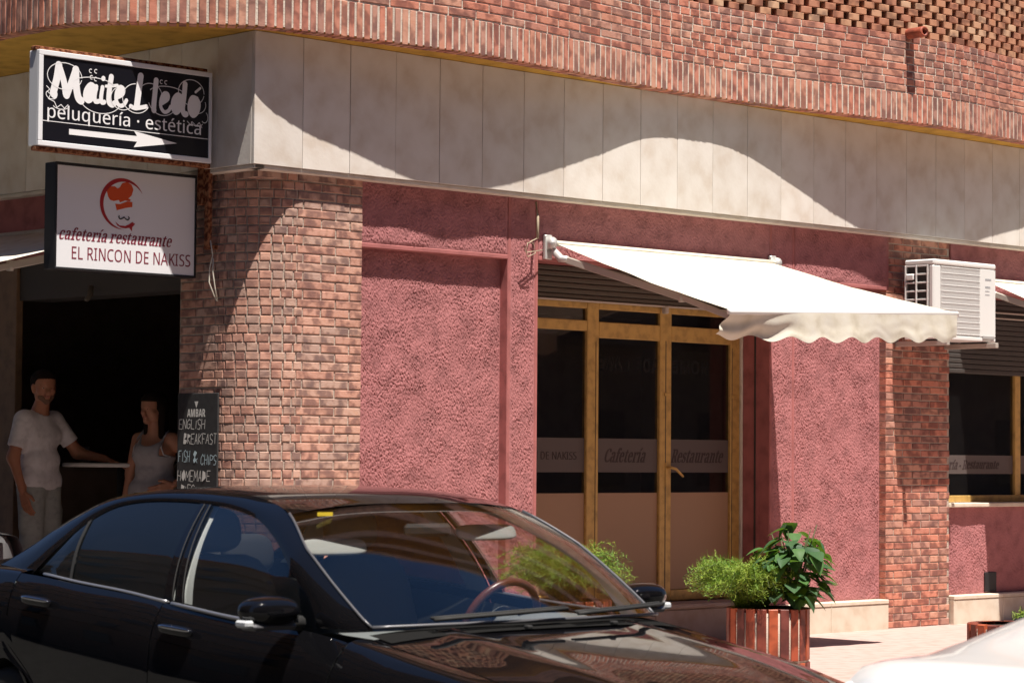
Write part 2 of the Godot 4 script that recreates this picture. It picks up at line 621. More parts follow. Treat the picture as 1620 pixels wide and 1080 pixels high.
# ---------------------------------------------------------------- building
# rough-cast render: a real relief of lumps about 2.5 cm wide
func stucco(parent: Node, x0: float, x1: float, y0: float, y1: float, z: float, seed_ := 1):
	var step := 0.0072
	var nx := maxi(2, int((x1 - x0) / step))
	var ny := maxi(2, int((y1 - y0) / step))
	var n1 := noise(54.0, 100, 2)
	var n2 := noise(90.0, 101, 1)
	var n3 := noise(1.6, 102, 2)
	var v := PackedVector3Array()
	var idx := PackedInt32Array()
	v.resize((nx + 1) * (ny + 1))
	for j in ny + 1:
		var y := lerpf(y0, y1, float(j) / ny)
		for i in nx + 1:
			var x := lerpf(x0, x1, float(i) / nx)
			var e := minf(minf(x - x0, x1 - x), minf(y - y0, y1 - y))
			var a := n1.get_noise_3d(x, y, z * 9.0 + seed_)
			var lump := (1.0 - absf(a) * 1.9) * 0.0060 * (0.95 + 0.6 * n3.get_noise_2d(x * 1.7 + 9.0, y * 1.7)) + n2.get_noise_2d(x, y) * 0.0035 + n3.get_noise_2d(x, y) * 0.006
			v[j * (nx + 1) + i] = Vector3(x, y, z + lump * clampf(e / 0.02, 0.0, 1.0) - 0.002)
	for j in ny:
		for i in nx:
			var a := j * (nx + 1) + i
			idx.append_array(PackedInt32Array([a, a + nx + 1, a + 1, a + 1, a + nx + 1, a + nx + 2]))
	var nrm := PackedVector3Array()
	nrm.resize(v.size())
	for j in ny + 1:
		for i in nx + 1:
			var k := j * (nx + 1) + i
			var dx := v[j * (nx + 1) + mini(i + 1, nx)] - v[j * (nx + 1) + maxi(i - 1, 0)]
			var dy := v[mini(j + 1, ny) * (nx + 1) + i] - v[maxi(j - 1, 0) * (nx + 1) + i]
			nrm[k] = dx.cross(dy).normalized()
	var arr := []
	arr.resize(Mesh.ARRAY_MAX)
	arr[Mesh.ARRAY_VERTEX] = v
	arr[Mesh.ARRAY_NORMAL] = nrm
	arr[Mesh.ARRAY_INDEX] = idx
	var am := ArrayMesh.new()
	am.add_surface_from_arrays(Mesh.PRIMITIVE_TRIANGLES, arr)
	piece(parent, "rough_render", am, M.render)

var building: Node3D

func solid(parent: Node, called: String, m: Material, lo: Vector3, hi: Vector3, bev := 0.0) -> MeshInstance3D:
	return piece(parent, called, box_mesh(lo, hi, bev), m)

func build_building():
	building = thing("corner_building", "red rendered corner building with cream stone band and cafe entrance", "building")
	var b := building
	var back := -0.62
	# panel between brick pillar and post: recess with a lintel band above
	stucco(b, 1.018, 2.43, 0.44, 3.045, RECESS, 1)
	solid(b, "backing_wall", M.render_smooth, Vector3(1.016, GROUND - 0.1, back), Vector3(2.73, 3.03, RECESS - 0.012))
	stucco(b, 1.018, 2.425, 3.075, 3.52, WALL, 2)
	solid(b, "lintel", M.render_smooth, Vector3(1.016, 3.045, back), Vector3(2.43, 3.55, WALL - 0.006))
	solid(b, "lintel_trim", M.render_smooth, Vector3(1.017, 3.04, RECESS - 0.05), Vector3(2.43, 3.073, WALL + 0.002), 0.005)
	# post left of the door
	stucco(b, 2.458, 2.705, 0.44, 3.52, WALL, 3)
	solid(b, "post", M.render_smooth, Vector3(2.43, GROUND - 0.1, back), Vector3(2.735, 3.55, WALL - 0.006))
	for x in [2.43, 2.707]:
		solid(b, "post_trim", M.render_smooth, Vector3(x - 0.002, 0.44, WALL - 0.1), Vector3(x + 0.03, 3.52, WALL + 0.003), 0.006)
	# lintel over the door
	stucco(b, 2.74, 5.345, 3.085, 3.52, WALL, 4)
	solid(b, "lintel", M.render_smooth, Vector3(2.735, 3.055, back), Vector3(5.35, 3.55, WALL - 0.006))
	solid(b, "lintel_trim", M.render_smooth, Vector3(2.74, 3.05, WALL - 0.2), Vector3(5.345, 3.083, WALL + 0.002), 0.005)
	# post right of the door
	stucco(b, 5.378, 5.63, 0.44, 3.52, WALL, 5)
	solid(b, "post", M.render_smooth, Vector3(5.35, GROUND - 0.1, back), Vector3(5.66, 3.55, WALL - 0.006))
	for x in [5.35, 5.63]:
		solid(b, "post_trim", M.render_smooth, Vector3(x - 0.002, 0.44, WALL - 0.1), Vector3(x + 0.028, 3.52, WALL + 0.003), 0.006)
	# panel right of the door
	stucco(b, 5.66, 6.868, 0.44, 3.045, RECESS, 6)
	solid(b, "backing_wall", M.render_smooth, Vector3(5.66, GROUND - 0.1, back), Vector3(6.9, 3.03, RECESS - 0.012))
	stucco(b, 5.665, 6.868, 3.075, 3.52, WALL, 7)
	solid(b, "lintel", M.render_smooth, Vector3(5.66, 3.045, back), Vector3(6.9, 3.55, WALL - 0.006))
	solid(b, "lintel_trim", M.render_smooth, Vector3(5.66, 3.04, RECESS - 0.05), Vector3(6.868, 3.073, WALL + 0.002), 0.005)
	# wall under and over the right-hand window
	stucco(b, 7.775, 10.6, 0.44, 1.205, RECESS, 8)
	solid(b, "backing_wall", M.render_smooth, Vector3(7.77, GROUND - 0.1, back), Vector3(11.5, 1.2, RECESS - 0.012))
	stucco(b, 7.775, 10.6, 3.09, 3.52, WALL, 9)
	solid(b, "lintel", M.render_smooth, Vector3(7.77, 3.06, back), Vector3(11.5, 3.55, WALL - 0.006))
	solid(b, "lintel_trim", M.render_smooth, Vector3(7.775, 3.055, WALL - 0.2), Vector3(10.6, 3.088, WALL + 0.002), 0.005)
	solid(b, "backing_wall", M.render_smooth, Vector3(10.6, 1.2, back), Vector3(11.5, 3.06, WALL))
	# red wall over the side opening
	solid(b, "lintel", M.render_smooth, Vector3(0.145, 3.03, -8.0), Vector3(0.5, 3.55, -0.94))
	solid(b, "shutter_box", M.shutter_dark, Vector3(0.165, 2.74, -2.98), Vector3(0.46, 3.03, -0.945))
	solid(b, "side_wall", M.wood_jamb, Vector3(0.14, GROUND - 0.1, -8.0), Vector3(0.2, 3.03, -2.985), 0.004)
	# stone plinth, each length a slab
	for s in [[1.02, 1.75], [1.753, 2.735], [5.352, 6.1], [6.103, 6.862], [7.775, 8.5], [8.503, 9.4], [9.403, 10.6]]:
		piece(b, "plinth_slab", box_mesh(Vector3(s[0], GROUND - 0.05, RECESS - 0.06), Vector3(s[1], 0.41, WALL + 0.03), 0.004), M.plinth)
		piece(b, "plinth_cap", box_mesh(Vector3(s[0], 0.412, RECESS - 0.06), Vector3(s[1], 0.447, WALL + 0.036), 0.006), M.plinth)
	# stone band: slabs with open joints
	var band := holder(b, "stone_band")
	var wd := 0.41079
	for i in 27:
		var st := box_mesh(Vector3(0.0015, 3.517, -0.03), Vector3(wd - 0.0015, 4.3925, 0), 0.0025)
		piece(band, "slab", st, M.slabs[(i * 7 + i / 3) % 4], Transform3D(Basis(), Vector3(i * wd, 0, rng.randf_range(-0.0015, 0.0015))))
	for i in 16:
		var l := 0.40 if i < 2 else 0.375
		var z0 := -0.40 * mini(i, 2) - 0.375 * maxi(i - 2, 0)
		piece(band, "slab", box_mesh(Vector3(0, 3.517, z0 - l + 0.0015), Vector3(0.03, 4.3925, z0 - 0.0015 - (0.03 if i == 0 else 0.0)), 0.0025), M.slabs[(i * 5 + 1) % 4])
	solid(b, "band_core", M.under_stone, Vector3(0.028, 3.50, -8.0), Vector3(11.5, 4.392, -0.032))
	solid(b, "drip_edge", M.under_stone, Vector3(0.02, 3.488, -0.10), Vector3(11.0, 3.515, -0.012), 0.004)
	solid(b, "drip_edge", M.under_stone, Vector3(0.012, 3.488, -6.0), Vector3(0.10, 3.515, -0.012), 0.004)
	# cable duct stub and curled wire beside the awning bracket
	piece(b, "cable_duct", tube_mesh([Vector3(2.69, 3.47, -0.10), Vector3(2.67, 3.36, -0.06), Vector3(2.64, 3.2, -0.03)], 0.011, 6), M.wire)
	piece(b, "loose_wire", tube_mesh([Vector3(2.64, 3.2, -0.03), Vector3(2.56, 3.17, -0.02), Vector3(2.51, 3.12, -0.03), Vector3(2.55, 3.06, -0.04), Vector3(2.62, 3.09, -0.03), Vector3(2.60, 3.16, -0.03), Vector3(2.53, 3.16, -0.02), Vector3(2.53, 3.09, -0.03), Vector3(2.72, 3.12, -0.06)], 0.004, 5), M.wire)
	# floors above, out of the picture but mirrored in the car
	solid(b, "upper_wall", M.upper_brick, Vector3(1.4, 4.40, -12.0), Vector3(24.0, 20.0, -1.5))
	for k in 5:
		var y := 7.3 + k * 2.75
		var line := balcony_line()
		for i in 140:
			line.append(Vector2(10.7 + i * 0.1, 0.25 - 0.12 * cos((i * 0.1 + 0.1) * TAU / 5.3)))
		var rows := []
		for h in [y, y + 0.85]:
			var row := []
			for p in line:
				row.append(Vector3(p.x, h, p.y))
			rows.append(row)
		piece(b, "upper_balcony", grid_mesh(rows), M.upper_brick)
		piece(b, "upper_soffit", soffit_mesh(y - 0.005), M.ochre)
	solid(b, "roof", M.roof_tile, Vector3(0.2, 20.0, -12.2), Vector3(24.2, 20.2, -0.2))

# ---------------------------------------------------------------- brick pillars
func course_noise() -> float:
	return rng.randf_range(-1.0, 1.0)

func build_pillars():
	# rounded corner pillar
	var p := thing("brick_pillar", "rounded corner pillar of weathered brick beside the chalkboard", "pillar", Vector3(0.49, GROUND, -0.478))
	var r := 0.4
	var core := []
	for y in [-0.1, 3.35]:
		var row := []
		row.append(Vector3(0.519, y, r - 0.007))
		for k in 17:
			var a := PI / 2 + PI / 2 * k / 16.0
			row.append(Vector3(cos(a) * (r - 0.007), y, sin(a) * (r - 0.007)))
		row.append(Vector3(-r + 0.007, y, -0.43))
		row.append(Vector3(0.519, y, -0.43))
		core.append(row)
	var st := mb()
	grid(st, core)
	piece(p, "mortar_core", done(st), M.mortar)
	var want := []
	var rows := int(3.33 / 0.06)
	for j in rows:
		var y := 0.03 + j * 0.06
		var odd := j % 2 == 1
		# flat front: stretchers, from the wall edge back towards the curve
		var x := 0.524
		var first := 0.115 if odd else 0.24
		var l := first
		while x > 0.0:
			var ll := minf(l, x)
			if x - ll < 0.06:
				ll = x + (0.0 if odd else 0.05)
			want.append([Transform3D(Basis(), Vector3(x - ll / 2, y, r)), ll - 0.010])
			x -= ll
			l = 0.25
		# curve: half bricks
		var a := PI / 2 + (0.0 if odd else 0.125)
		var span := PI - a + (0.0 if odd else 0.09)
		var cuts := [0.0]
		for k in 7 + (j % 2):
			cuts.append(cuts[-1] + rng.randf_range(0.85, 1.15))
		for k in cuts.size() - 1:
			var da: float = span * (cuts[k + 1] - cuts[k]) / cuts[-1]
			var w := da * r - 0.010
			var mid := a + da / 2
			var n := Vector3(cos(mid), 0, sin(mid))
			want.append([Transform3D(Basis(Vector3(sin(mid), 0, -cos(mid)), Vector3.UP, n), n * (r + 0.001 * course_noise())) * Transform3D(Basis(), Vector3(0, y, 0)), w])
			a += da
		# flat side towards the opening
		var z := 0.0 if odd else -0.036
		l = 0.25 if odd else 0.13
		while z > -0.41:
			var ll := minf(l, 0.427 + z)
			if ll > 0.05:
				want.append([Transform3D(Basis(Vector3(0, 0, 1), Vector3.UP, Vector3(-1, 0, 0)), Vector3(-r, y, z - ll / 2)), ll - 0.010])
			z -= ll
			l = 0.25
	lay(p, want, "brick", 0.05, 0.07, M.pale_bricks)
	solid(p, "top_course", M.pale_bricks[2], Vector3(-0.37, 3.25, -0.37), Vector3(0.51, 3.29, 0.37))
	# straight pillar with the air conditioner
	p = thing("brick_pillar", "straight brick pillar carrying the air conditioner", "pillar", Vector3(6.868, GROUND, -0.13))
	solid(p, "mortar_core", M.mortar, Vector3(0.006, -0.1, -0.45), Vector3(0.894, 3.35, -0.007))
	want = []
	for j in rows:
		var y := 0.03 + j * 0.06
		var x := 0.0
		var l := 0.24 if j % 2 == 0 else 0.115
		while x < 0.86:
			var ll := minf(l, 0.90 - x)
			want.append([Transform3D(Basis(), Vector3(x + ll / 2, y, 0.001 * course_noise())), ll - 0.009])
			x += ll + (0.001)
			l = 0.25
	lay(p, want, "brick", 0.05, 0.11, M.bricks)

# places bricks: those that show largest as parts, the rest joined
func lay(parent: Node3D, want: Array, called: String, hgt: float, depth: float, mats: Array, most := 298):
	var scored := []
	var base := parent.global_transform if parent.is_inside_tree() else parent.transform
	for w in want:
		var xf: Transform3D = w[0]
		var at := base * xf.origin
		var s := seen_at(at)
		var n := (base.basis * xf.basis.z).normalized()
		var face := maxf(0.0, n.dot((cam_at - at).normalized()))
		var inside := s.x > -0.02 and s.x < 1.02 and s.y > -0.02 and s.y < 1.02 and s.z > 0
		if hgt < 0.1 and s.y > 0.72 and s.x < 0.45:
			inside = false      # behind the parked car
		scored.append([face * w[1] / s.z if inside else -1.0, w])
	scored.sort_custom(func(a, b): return a[0] > b[0])
	var rest := {}
	for i in scored.size():
		var w: Array = scored[i][1]
		var m: Material = mats[rng.randi() % mats.size()]
		var xf: Transform3D = w[0]
		var len_: float = snappedf(w[1], 0.004)
		var tilt := Basis(Vector3.FORWARD, rng.randf_range(-0.008, 0.008)) * Basis(Vector3.UP, rng.randf_range(-0.01, 0.01))
		xf.basis = xf.basis * tilt
		xf.origin += xf.basis.z * rng.randf_range(-0.0015, 0.0025)
		var me := brick_mesh(len_, hgt + (0.002 if i % 3 == 0 else 0.0), depth)
		if i < most and scored[i][0] > 0:
			piece(parent, called, me, m, xf)
		else:
			if not rest.has(m):
				rest[m] = SurfaceTool.new()
			rest[m].append_from(me, 0, xf)
	for m in rest:
		var o := piece(parent, called + "work", rest[m].commit(), m)
		o.set_meta("kind", "stuff")

# ---------------------------------------------------------------- balcony
func balcony_line() -> PackedVector2Array:
	var k := [-0.55, -5.4, -0.62, -4.4, -0.72, -3.4, -0.88, -2.7, -1.0, -2.1, -1.04, -1.5, -1.03, -0.95, -0.95, -0.62, -0.76, -0.36, -0.45, -0.12, -0.08, 0.13, 0.3, 0.215, 0.75, 0.26, 1.2, 0.302, 1.7, 0.33, 2.15, 0.305, 2.6, 0.26, 3.2, 0.192, 3.7, 0.135, 4.2, 0.12, 4.7, 0.128, 5.1, 0.168, 5.5, 0.22, 6.0, 0.285, 6.5, 0.335, 7.05, 0.375, 7.5, 0.36, 8.0, 0.303, 8.6, 0.255, 9.2, 0.19, 9.8, 0.14, 10.6, 0.13]
	var pts := []
	for i in range(0, k.size(), 2):
		pts.append(Vector2(k[i], k[i + 1]))
	return smooth_line(pts, 0.03)

func soffit_mesh(y: float, inset := 0.0) -> ArrayMesh:
	var poly := PackedVector2Array()
	for p in balcony_line():
		poly.append(p)
	if y > 5.0:
		poly.append(Vector2(10.7, 0.15))
		poly.append(Vector2(24.0, 0.25))
		poly.append(Vector2(24.0, -1.6))
	else:
		poly.append(Vector2(10.6, -1.5))
	poly.append(Vector2(0.6, -1.5))
	poly.append(Vector2(0.6, -5.4))
	var st := mb()
	var tri := Geometry2D.triangulate_polygon(poly)
	for i in range(0, tri.size(), 3):
		for k in 3:
			st.add_vertex(Vector3(poly[tri[i + k]].x, y, poly[tri[i + k]].y))
	return done(st)

func build_balcony():
	var b := thing("brick_balcony", "curving brick balcony front with upright brick course and openwork screen", "balcony", Vector3(0, 4.39, 0))
	var line := balcony_line()
	var len_ := [0.0]
	for i in range(1, line.size()):
		len_.append(len_[-1] + line[i].distance_to(line[i - 1]))
	var total: float = len_[-1]
	var at := func(s: float) -> Array:
		var lo := 0
		var hi := line.size() - 1
		while hi - lo > 1:
			var mid := (lo + hi) / 2
			if len_[mid] <= s:
				lo = mid
			else:
				hi = mid
		var t := clampf((s - len_[lo]) / (len_[hi] - len_[lo]), 0, 1)
		var q := line[lo].lerp(line[hi], t)
		var d := (line[mini(hi + 2, line.size() - 1)] - line[maxi(lo - 2, 0)]).normalized()
		return [q, d]
	var frame := func(s: float, y: float, out := 0.0) -> Transform3D:
		var f: Array = at.call(s)
		var d := Vector3(f[1].x, 0, f[1].y)
		var n := d.cross(Vector3.UP) * -1.0
		n = Vector3(-f[1].y, 0, f[1].x)
		return Transform3D(Basis(d, Vector3.UP, n), Vector3(f[0].x, y, f[0].y) + n * out)
	# mortar body
	var prof := [[-0.115, 0.0], [-0.03, 0.0], [-0.03, 0.014], [-0.005, 0.014], [-0.005, 0.716], [-0.10, 0.716]]
	var rows := []
	for q in prof:
		var row := []
		for i in range(0, line.size(), 2):
			var f: Transform3D = frame.call(len_[i], q[1] + (0.006 if q[1] == 0.0 else 0.0), q[0])
			row.append(f.origin)
		rows.append(row)
	var st := mb()
	grid(st, rows)
	piece(b, "mortar_core", done(st), M.balcony_mortar)
	var so := piece(b, "soffit", soffit_mesh(0.005), M.ochre)
	so.set_meta("label", "yellow ochre painted underside")
	# upright course along the bottom
	var want := []
	var s := 0.03
	while s < total - 0.05:
		var w := rng.randf_range(0.045, 0.051)
		var f: Transform3D = frame.call(s + w / 2, 0.12, 0.0)
		want.append([f, w])
		s += w + rng.randf_range(0.013, 0.017)
	lay(b, want, "upright_brick", 0.238, 0.115, M.bricks)
	# eight flat courses; half bricks where the curve turns inwards
	want = []
	for j in 8:
		var y := 0.2755 + j * 0.0597
		s = 0.02 + (0.125 if j % 2 else 0.0)
		while s < total - 0.28:
			var f: Transform3D = frame.call(s, y)
			var tight := (f.origin.x > 3.35 and f.origin.x < 5.0) or (f.origin.x > 6.5 and f.origin.x < 7.5)
			var w := rng.randf_range(0.092, 0.128) if tight else 0.24
			f = frame.call(s + w / 2, y)
			want.append([f, w])
			s += w + 0.010
	lay(b, want, "brick", 0.049, 0.1, M.bricks)
	# openwork screen: brick ends in a chequer with gaps between
	want = []
	for j in 16:
		var y := 0.748 + j * 0.0575
		s = 0.05 + (0.0875 if j % 2 else 0.0)
		while s < total - 0.15:
			var f: Transform3D = frame.call(s, y, -0.005)
			want.append([f, 0.116])
			s += 0.175
	lay(b, want, "screen_brick", 0.053, 0.20, M.screen_bricks)
	# clay water spout
	var f: Transform3D = frame.call(0.0, 0.0)
	for i in line.size():
		if line[i].x > 6.56:
			f = frame.call(len_[i], 0.735)
			break
	var sp := mb(false)
	var rings := []
	for q in [[-0.1, 0.05], [0.16, 0.05], [0.17, 0.046], [0.17, 0.030], [0.0, 0.030]]:
		var ring := []
		for k in 13:
			var a := TAU * k / 12.0
			ring.append(f * Vector3(cos(a) * q[1], sin(a) * q[1] * 0.9, q[0]))
		rings.append(ring)
	grid(sp, rings)
	var spout := piece(b, "water_spout", done(sp), M.clay)
	spout.set_meta("label", "short clay pipe sticking out of the brickwork")

# ---------------------------------------------------------------- entrance
func put_text(parent: Node, called: String, t: TextMesh, m: Material, at: Vector3, basis := Basis()):
	return piece(parent, called, t, m, Transform3D(basis, at))

func build_entrance():
	var zd := -0.44
	var d := holder(building, "entrance_door")
	var y0 := 0.50
	# stone step
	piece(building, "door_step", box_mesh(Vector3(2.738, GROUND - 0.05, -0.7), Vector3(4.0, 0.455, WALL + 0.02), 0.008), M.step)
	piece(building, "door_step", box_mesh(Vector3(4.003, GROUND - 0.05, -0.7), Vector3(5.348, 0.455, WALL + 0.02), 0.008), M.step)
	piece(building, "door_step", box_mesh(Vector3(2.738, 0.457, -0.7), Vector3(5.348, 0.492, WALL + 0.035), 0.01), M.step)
	# frame profiles
	var bars := [[3.556, 3.684], [4.372, 4.506], [5.212, 5.322], [2.74, 2.80]]
	for b in bars:
		piece(d, "mullion", box_mesh(Vector3(b[0], y0, zd - 0.03), Vector3(b[1], 2.80, zd + 0.03), 0.006), M.bronze)
	var spans := [[2.80, 3.556], [3.684, 4.372], [4.506, 5.212]]
	for i in 3:
		var a: float = spans[i][0] + 0.001
		var e: float = spans[i][1] - 0.001
		var top := 2.655 if i == 0 else 2.65
		var low := 2.575 if i == 0 else 2.528
		piece(d, "transom", box_mesh(Vector3(a, low, zd - 0.028), Vector3(e, top, zd + 0.028), 0.005), M.bronze)
		piece(d, "bottom_rail", box_mesh(Vector3(a, y0, zd - 0.028), Vector3(e, 0.585, zd + 0.028), 0.005), M.bronze)
		piece(d, "top_rail", box_mesh(Vector3(a, 2.745, zd - 0.028), Vector3(e, 2.80, zd + 0.028), 0.005), M.bronze)
		piece(d, "pane", box_mesh(Vector3(a, top, zd - 0.004), Vector3(e, 2.745, zd + 0.002)), M.dark_glass)
		piece(d, "pane", box_mesh(Vector3(a, 1.347, zd - 0.004), Vector3(e, low, zd + 0.002)), M.dark_glass)
		piece(d, "solid_panel", box_mesh(Vector3(a, 0.586, zd - 0.012), Vector3(e, 1.345, zd + 0.006), 0.003), M.panel)
		var f := piece(d, "lettered_film", box_mesh(Vector3(a + 0.002, 1.502, zd + 0.003), Vector3(e - 0.002, 1.761, zd + 0.005)), M.film)
		f.set_meta("label", "frosted strip with dark lettering across the glass")
		# leaf edge line
		if i > 0:
			piece(d, "door_seam", box_mesh(Vector3(a - 0.04 if i == 1 else e + 0.012, y0 + 0.05, zd + 0.031), Vector3(a - 0.035 if i == 1 else e + 0.017, 2.5, zd + 0.033)), M.shutter)
	piece(d, "door_seam", box_mesh(Vector3(4.433, y0 + 0.02, zd + 0.0305), Vector3(4.44, 2.53, zd + 0.0325)), M.shutter)
	var zt := zd + 0.0065
	put_text(d, "lettering", text_mesh("EL RINCON DE NAKISS", 0.082), M.film_text, Vector3(3.06, 1.626, zt))
	var shear := Basis(Vector3(1, 0, 0), Vector3(0.35, 1, 0), Vector3(0, 0, 1))
	put_text(d, "lettering", text_mesh("Cafetería", 0.15, true, true, true), M.film_text, Vector3(4.01, 1.63, zt), shear * Basis.from_scale(Vector3(0.66, 1, 1)))
	put_text(d, "lettering", text_mesh("Restaurante", 0.15, true, true, true), M.film_text, Vector3(4.845, 1.63, zt), shear * Basis.from_scale(Vector3(0.66, 1, 1)))
	# lettering on the inside, read backwards from the street
	put_text(d, "inside_lettering", text_mesh("HOMEMADE CAKE", 0.15, false, true), M.faint_text, Vector3(4.35, 2.33, zd - 0.008), Basis.from_scale(Vector3(-1, 1, 1)))
	# handle
	var hd := holder(d, "handle", Vector3(4.45, 1.50, zd + 0.03))
	piece(hd, "plate", box_mesh(Vector3(-0.018, -0.11, 0), Vector3(0.018, 0.08, 0.008), 0.004), M.bronze)
	piece(hd, "lever", tube_mesh([Vector3(0, 0.04, 0.0), Vector3(0, 0.04, 0.05), Vector3(0.05, 0.03, 0.055), Vector3(0.14, -0.03, 0.05)], [0.011, 0.011, 0.012, 0.009], 8), M.bronze)
	for x in [4.45, 5.25]:
		piece(d, "latch", box_mesh(Vector3(x - 0.035, 2.10, zd + 0.03), Vector3(x + 0.03, 2.125, zd + 0.04), 0.003), M.bronze)
	# roller shutter above the door, rolled up: each lath a part
	var sh := holder(building, "roller_shutter")
	for k in 6:
		piece(sh, "lath", box_mesh(Vector3(2.745, 2.805 + k * 0.042, zd + 0.02 - 0.012 * (k % 2)), Vector3(5.34, 2.844 + k * 0.042, zd + 0.075), 0.009), M.shutter)
	piece(sh, "bottom_bar", box_mesh(Vector3(2.745, 2.79, zd + 0.045), Vector3(5.34, 2.803, zd + 0.09), 0.003), M.arm)
	solid(sh, "shutter_back", M.shutter_dark, Vector3(2.745, 2.802, zd - 0.05), Vector3(5.345, 3.05, zd + 0.005))
	piece(sh, "latch_fitting", box_mesh(Vector3(4.36, 2.74, zd + 0.05), Vector3(4.40, 2.80, zd + 0.1), 0.008), M.arm)
	# guide rail and cable on the right reveal
	piece(building, "guide_rail", box_mesh(Vector3(5.324, y0, zd + 0.02), Vector3(5.346, 2.80, zd + 0.045), 0.003), M.canvas)
	piece(building, "reveal_joint", box_mesh(Vector3(5.340, 0.5, -0.275), Vector3(5.3478, 2.9, -0.262)), M.shutter_dark)
	solid(building, "reveal", M.render_smooth, Vector3(5.3485, 0.49, -0.44), Vector3(5.36, 3.05, -0.22))

func build_right_window():
	var zw := -0.36
	var w := holder(building, "side_window")
	piece(w, "sill", box_mesh(Vector3(7.772, 1.207, -0.6), Vector3(10.6, 1.243, RECESS + 0.06), 0.006), M.plinth)
	piece(w, "bottom_rail", box_mesh(Vector3(7.775, 1.245, zw - 0.03), Vector3(10.6, 1.305, zw + 0.03), 0.005), M.bronze)
	for x in [7.775, 9.03, 10.3]:
		piece(w, "mullion", box_mesh(Vector3(x, 1.306, zw - 0.03), Vector3(x + 0.085, 2.55, zw + 0.03), 0.005), M.bronze)
	for s in [[7.86, 9.03], [9.115, 10.3]]:
		piece(w, "pane", box_mesh(Vector3(s[0], 1.306, zw - 0.004), Vector3(s[1], 2.55, zw + 0.002)), M.dark_glass)
		piece(w, "lettered_film", box_mesh(Vector3(s[0], 1.495, zw + 0.003), Vector3(s[1] - 0.002, 1.66, zw + 0.005)), M.film)
	var shear := Basis(Vector3(1, 0, 0), Vector3(0.35, 1, 0), Vector3(0, 0, 1))
	put_text(w, "lettering", text_mesh("Cafetería - Restaurante", 0.11, true, true, true), M.film_text, Vector3(8.30, 1.577, zw + 0.007), shear * Basis.from_scale(Vector3(0.80, 1, 1)))
	var sh := holder(building, "window_shutter")
	for k in 15:
		piece(sh, "lath", box_mesh(Vector3(7.775, 2.38 + k * 0.045, zw + 0.035 - 0.01 * (k % 2)), Vector3(10.6, 2.422 + k * 0.045, zw + 0.075), 0.008), M.shutter_dark)
	for y in [2.88, 2.93]:
		piece(sh, "guide_bar", box_mesh(Vector3(7.79, y, zw + 0.09), Vector3(10.6, y + 0.012, zw + 0.1), 0.003), M.arm)
	piece(w, "bracket", box_mesh(Vector3(7.778, 2.35, zw + 0.08), Vector3(7.79, 2.47, zw + 0.1), 0.002), M.white_metal)
	var vent := piece(building, "wall_vent", box_mesh(Vector3(8.36, 0.46, RECESS), Vector3(8.53, 0.63, RECESS + 0.014), 0.003), M.black)
	vent.set_meta("label", "small dark vent plate low on the red wall")

# ---------------------------------------------------------------- cafe interior
func build_room():
	var r := building
	solid(r, "room_floor", M.room_floor, Vector3(0.16, 0.2, -7.0), Vector3(11.4, FLOOR, -0.62))
	solid(r, "room_wall", M.room, Vector3(0.5, FLOOR, -7.2), Vector3(11.4, 3.3, -7.0))
	solid(r, "room_wall", M.room, Vector3(11.2, FLOOR, -7.0), Vector3(11.4, 3.3, -0.6))
	solid(r, "room_ceiling", M.room, Vector3(0.45, 3.2, -7.2), Vector3(11.4, 3.35, -0.6))
	# dark counter deep inside
	var c := thing("bar_counter", "dark bar counter at the back of the cafe", "counter", Vector3(3.4, FLOOR, -4.6))
	piece(c, "front", box_mesh(Vector3(-2.2, 0, -0.25), Vector3(2.2, 1.05, 0.25), 0.01), M.room)
	piece(c, "counter_top", box_mesh(Vector3(-2.25, 1.052, -0.3), Vector3(2.25, 1.09, 0.3), 0.01), M.shutter_dark)
	# high round table between the two people
	var t := thing("bar_table", "high round bar table with pale top inside the cafe", "table", Vector3(0.80, FLOOR, -2.55))
	var st := mb(false)
	add_tube(st, [Vector3(0, 1.055, 0), Vector3(0, 1.06, 0), Vector3(0, 1.08, 0), Vector3(0, 1.085, 0)], [0.43, 0.44, 0.44, 0.43], 40)
	piece(t, "table_top", done(st), M.table_top)
	piece(t, "pedestal", tube_mesh([Vector3(0, 0.02, 0), Vector3(0, 1.054, 0)], 0.035, 12), M.black)
	piece(t, "base", tube_mesh([Vector3.ZERO, Vector3(0, 0.012, 0), Vector3(0, 0.03, 0)], [0.25, 0.25, 0.05], 24), M.black)
	var g := mb(false)
	var rings := []
	for q in [[0.001, 0.03], [0.03, 0.031], [0.12, 0.036], [0.119, 0.033], [0.012, 0.028], [0.011, 0.0]]:
		var ring := []
		for k in 17:
			ring.append(Vector3(cos(TAU * k / 16) * q[1], q[0], sin(TAU * k / 16) * q[1]))
		rings.append(ring)
	grid(g, rings)
	var gl := piece(self, "drinking_glass", done(g), glass(Color(0.5, 0.52, 0.52), 0.12), Transform3D(Basis(), Vector3(0.60, FLOOR + 1.086, -2.74)))
	tag(gl, "empty drinking glass on the high bar table", "glass")
	# small unlit spotlight fixed under the shutter box
	var s := piece(building, "spotlight", tube_mesh([Vector3(0.12, 2.80, -2.0), Vector3(0.10, 2.74, -1.98), Vector3(0.06, 2.70, -1.97)], [0.022, 0.022, 0.016], 10), M.shutter)
	s.set_meta("label", "small unlit grey spotlight above the side opening")

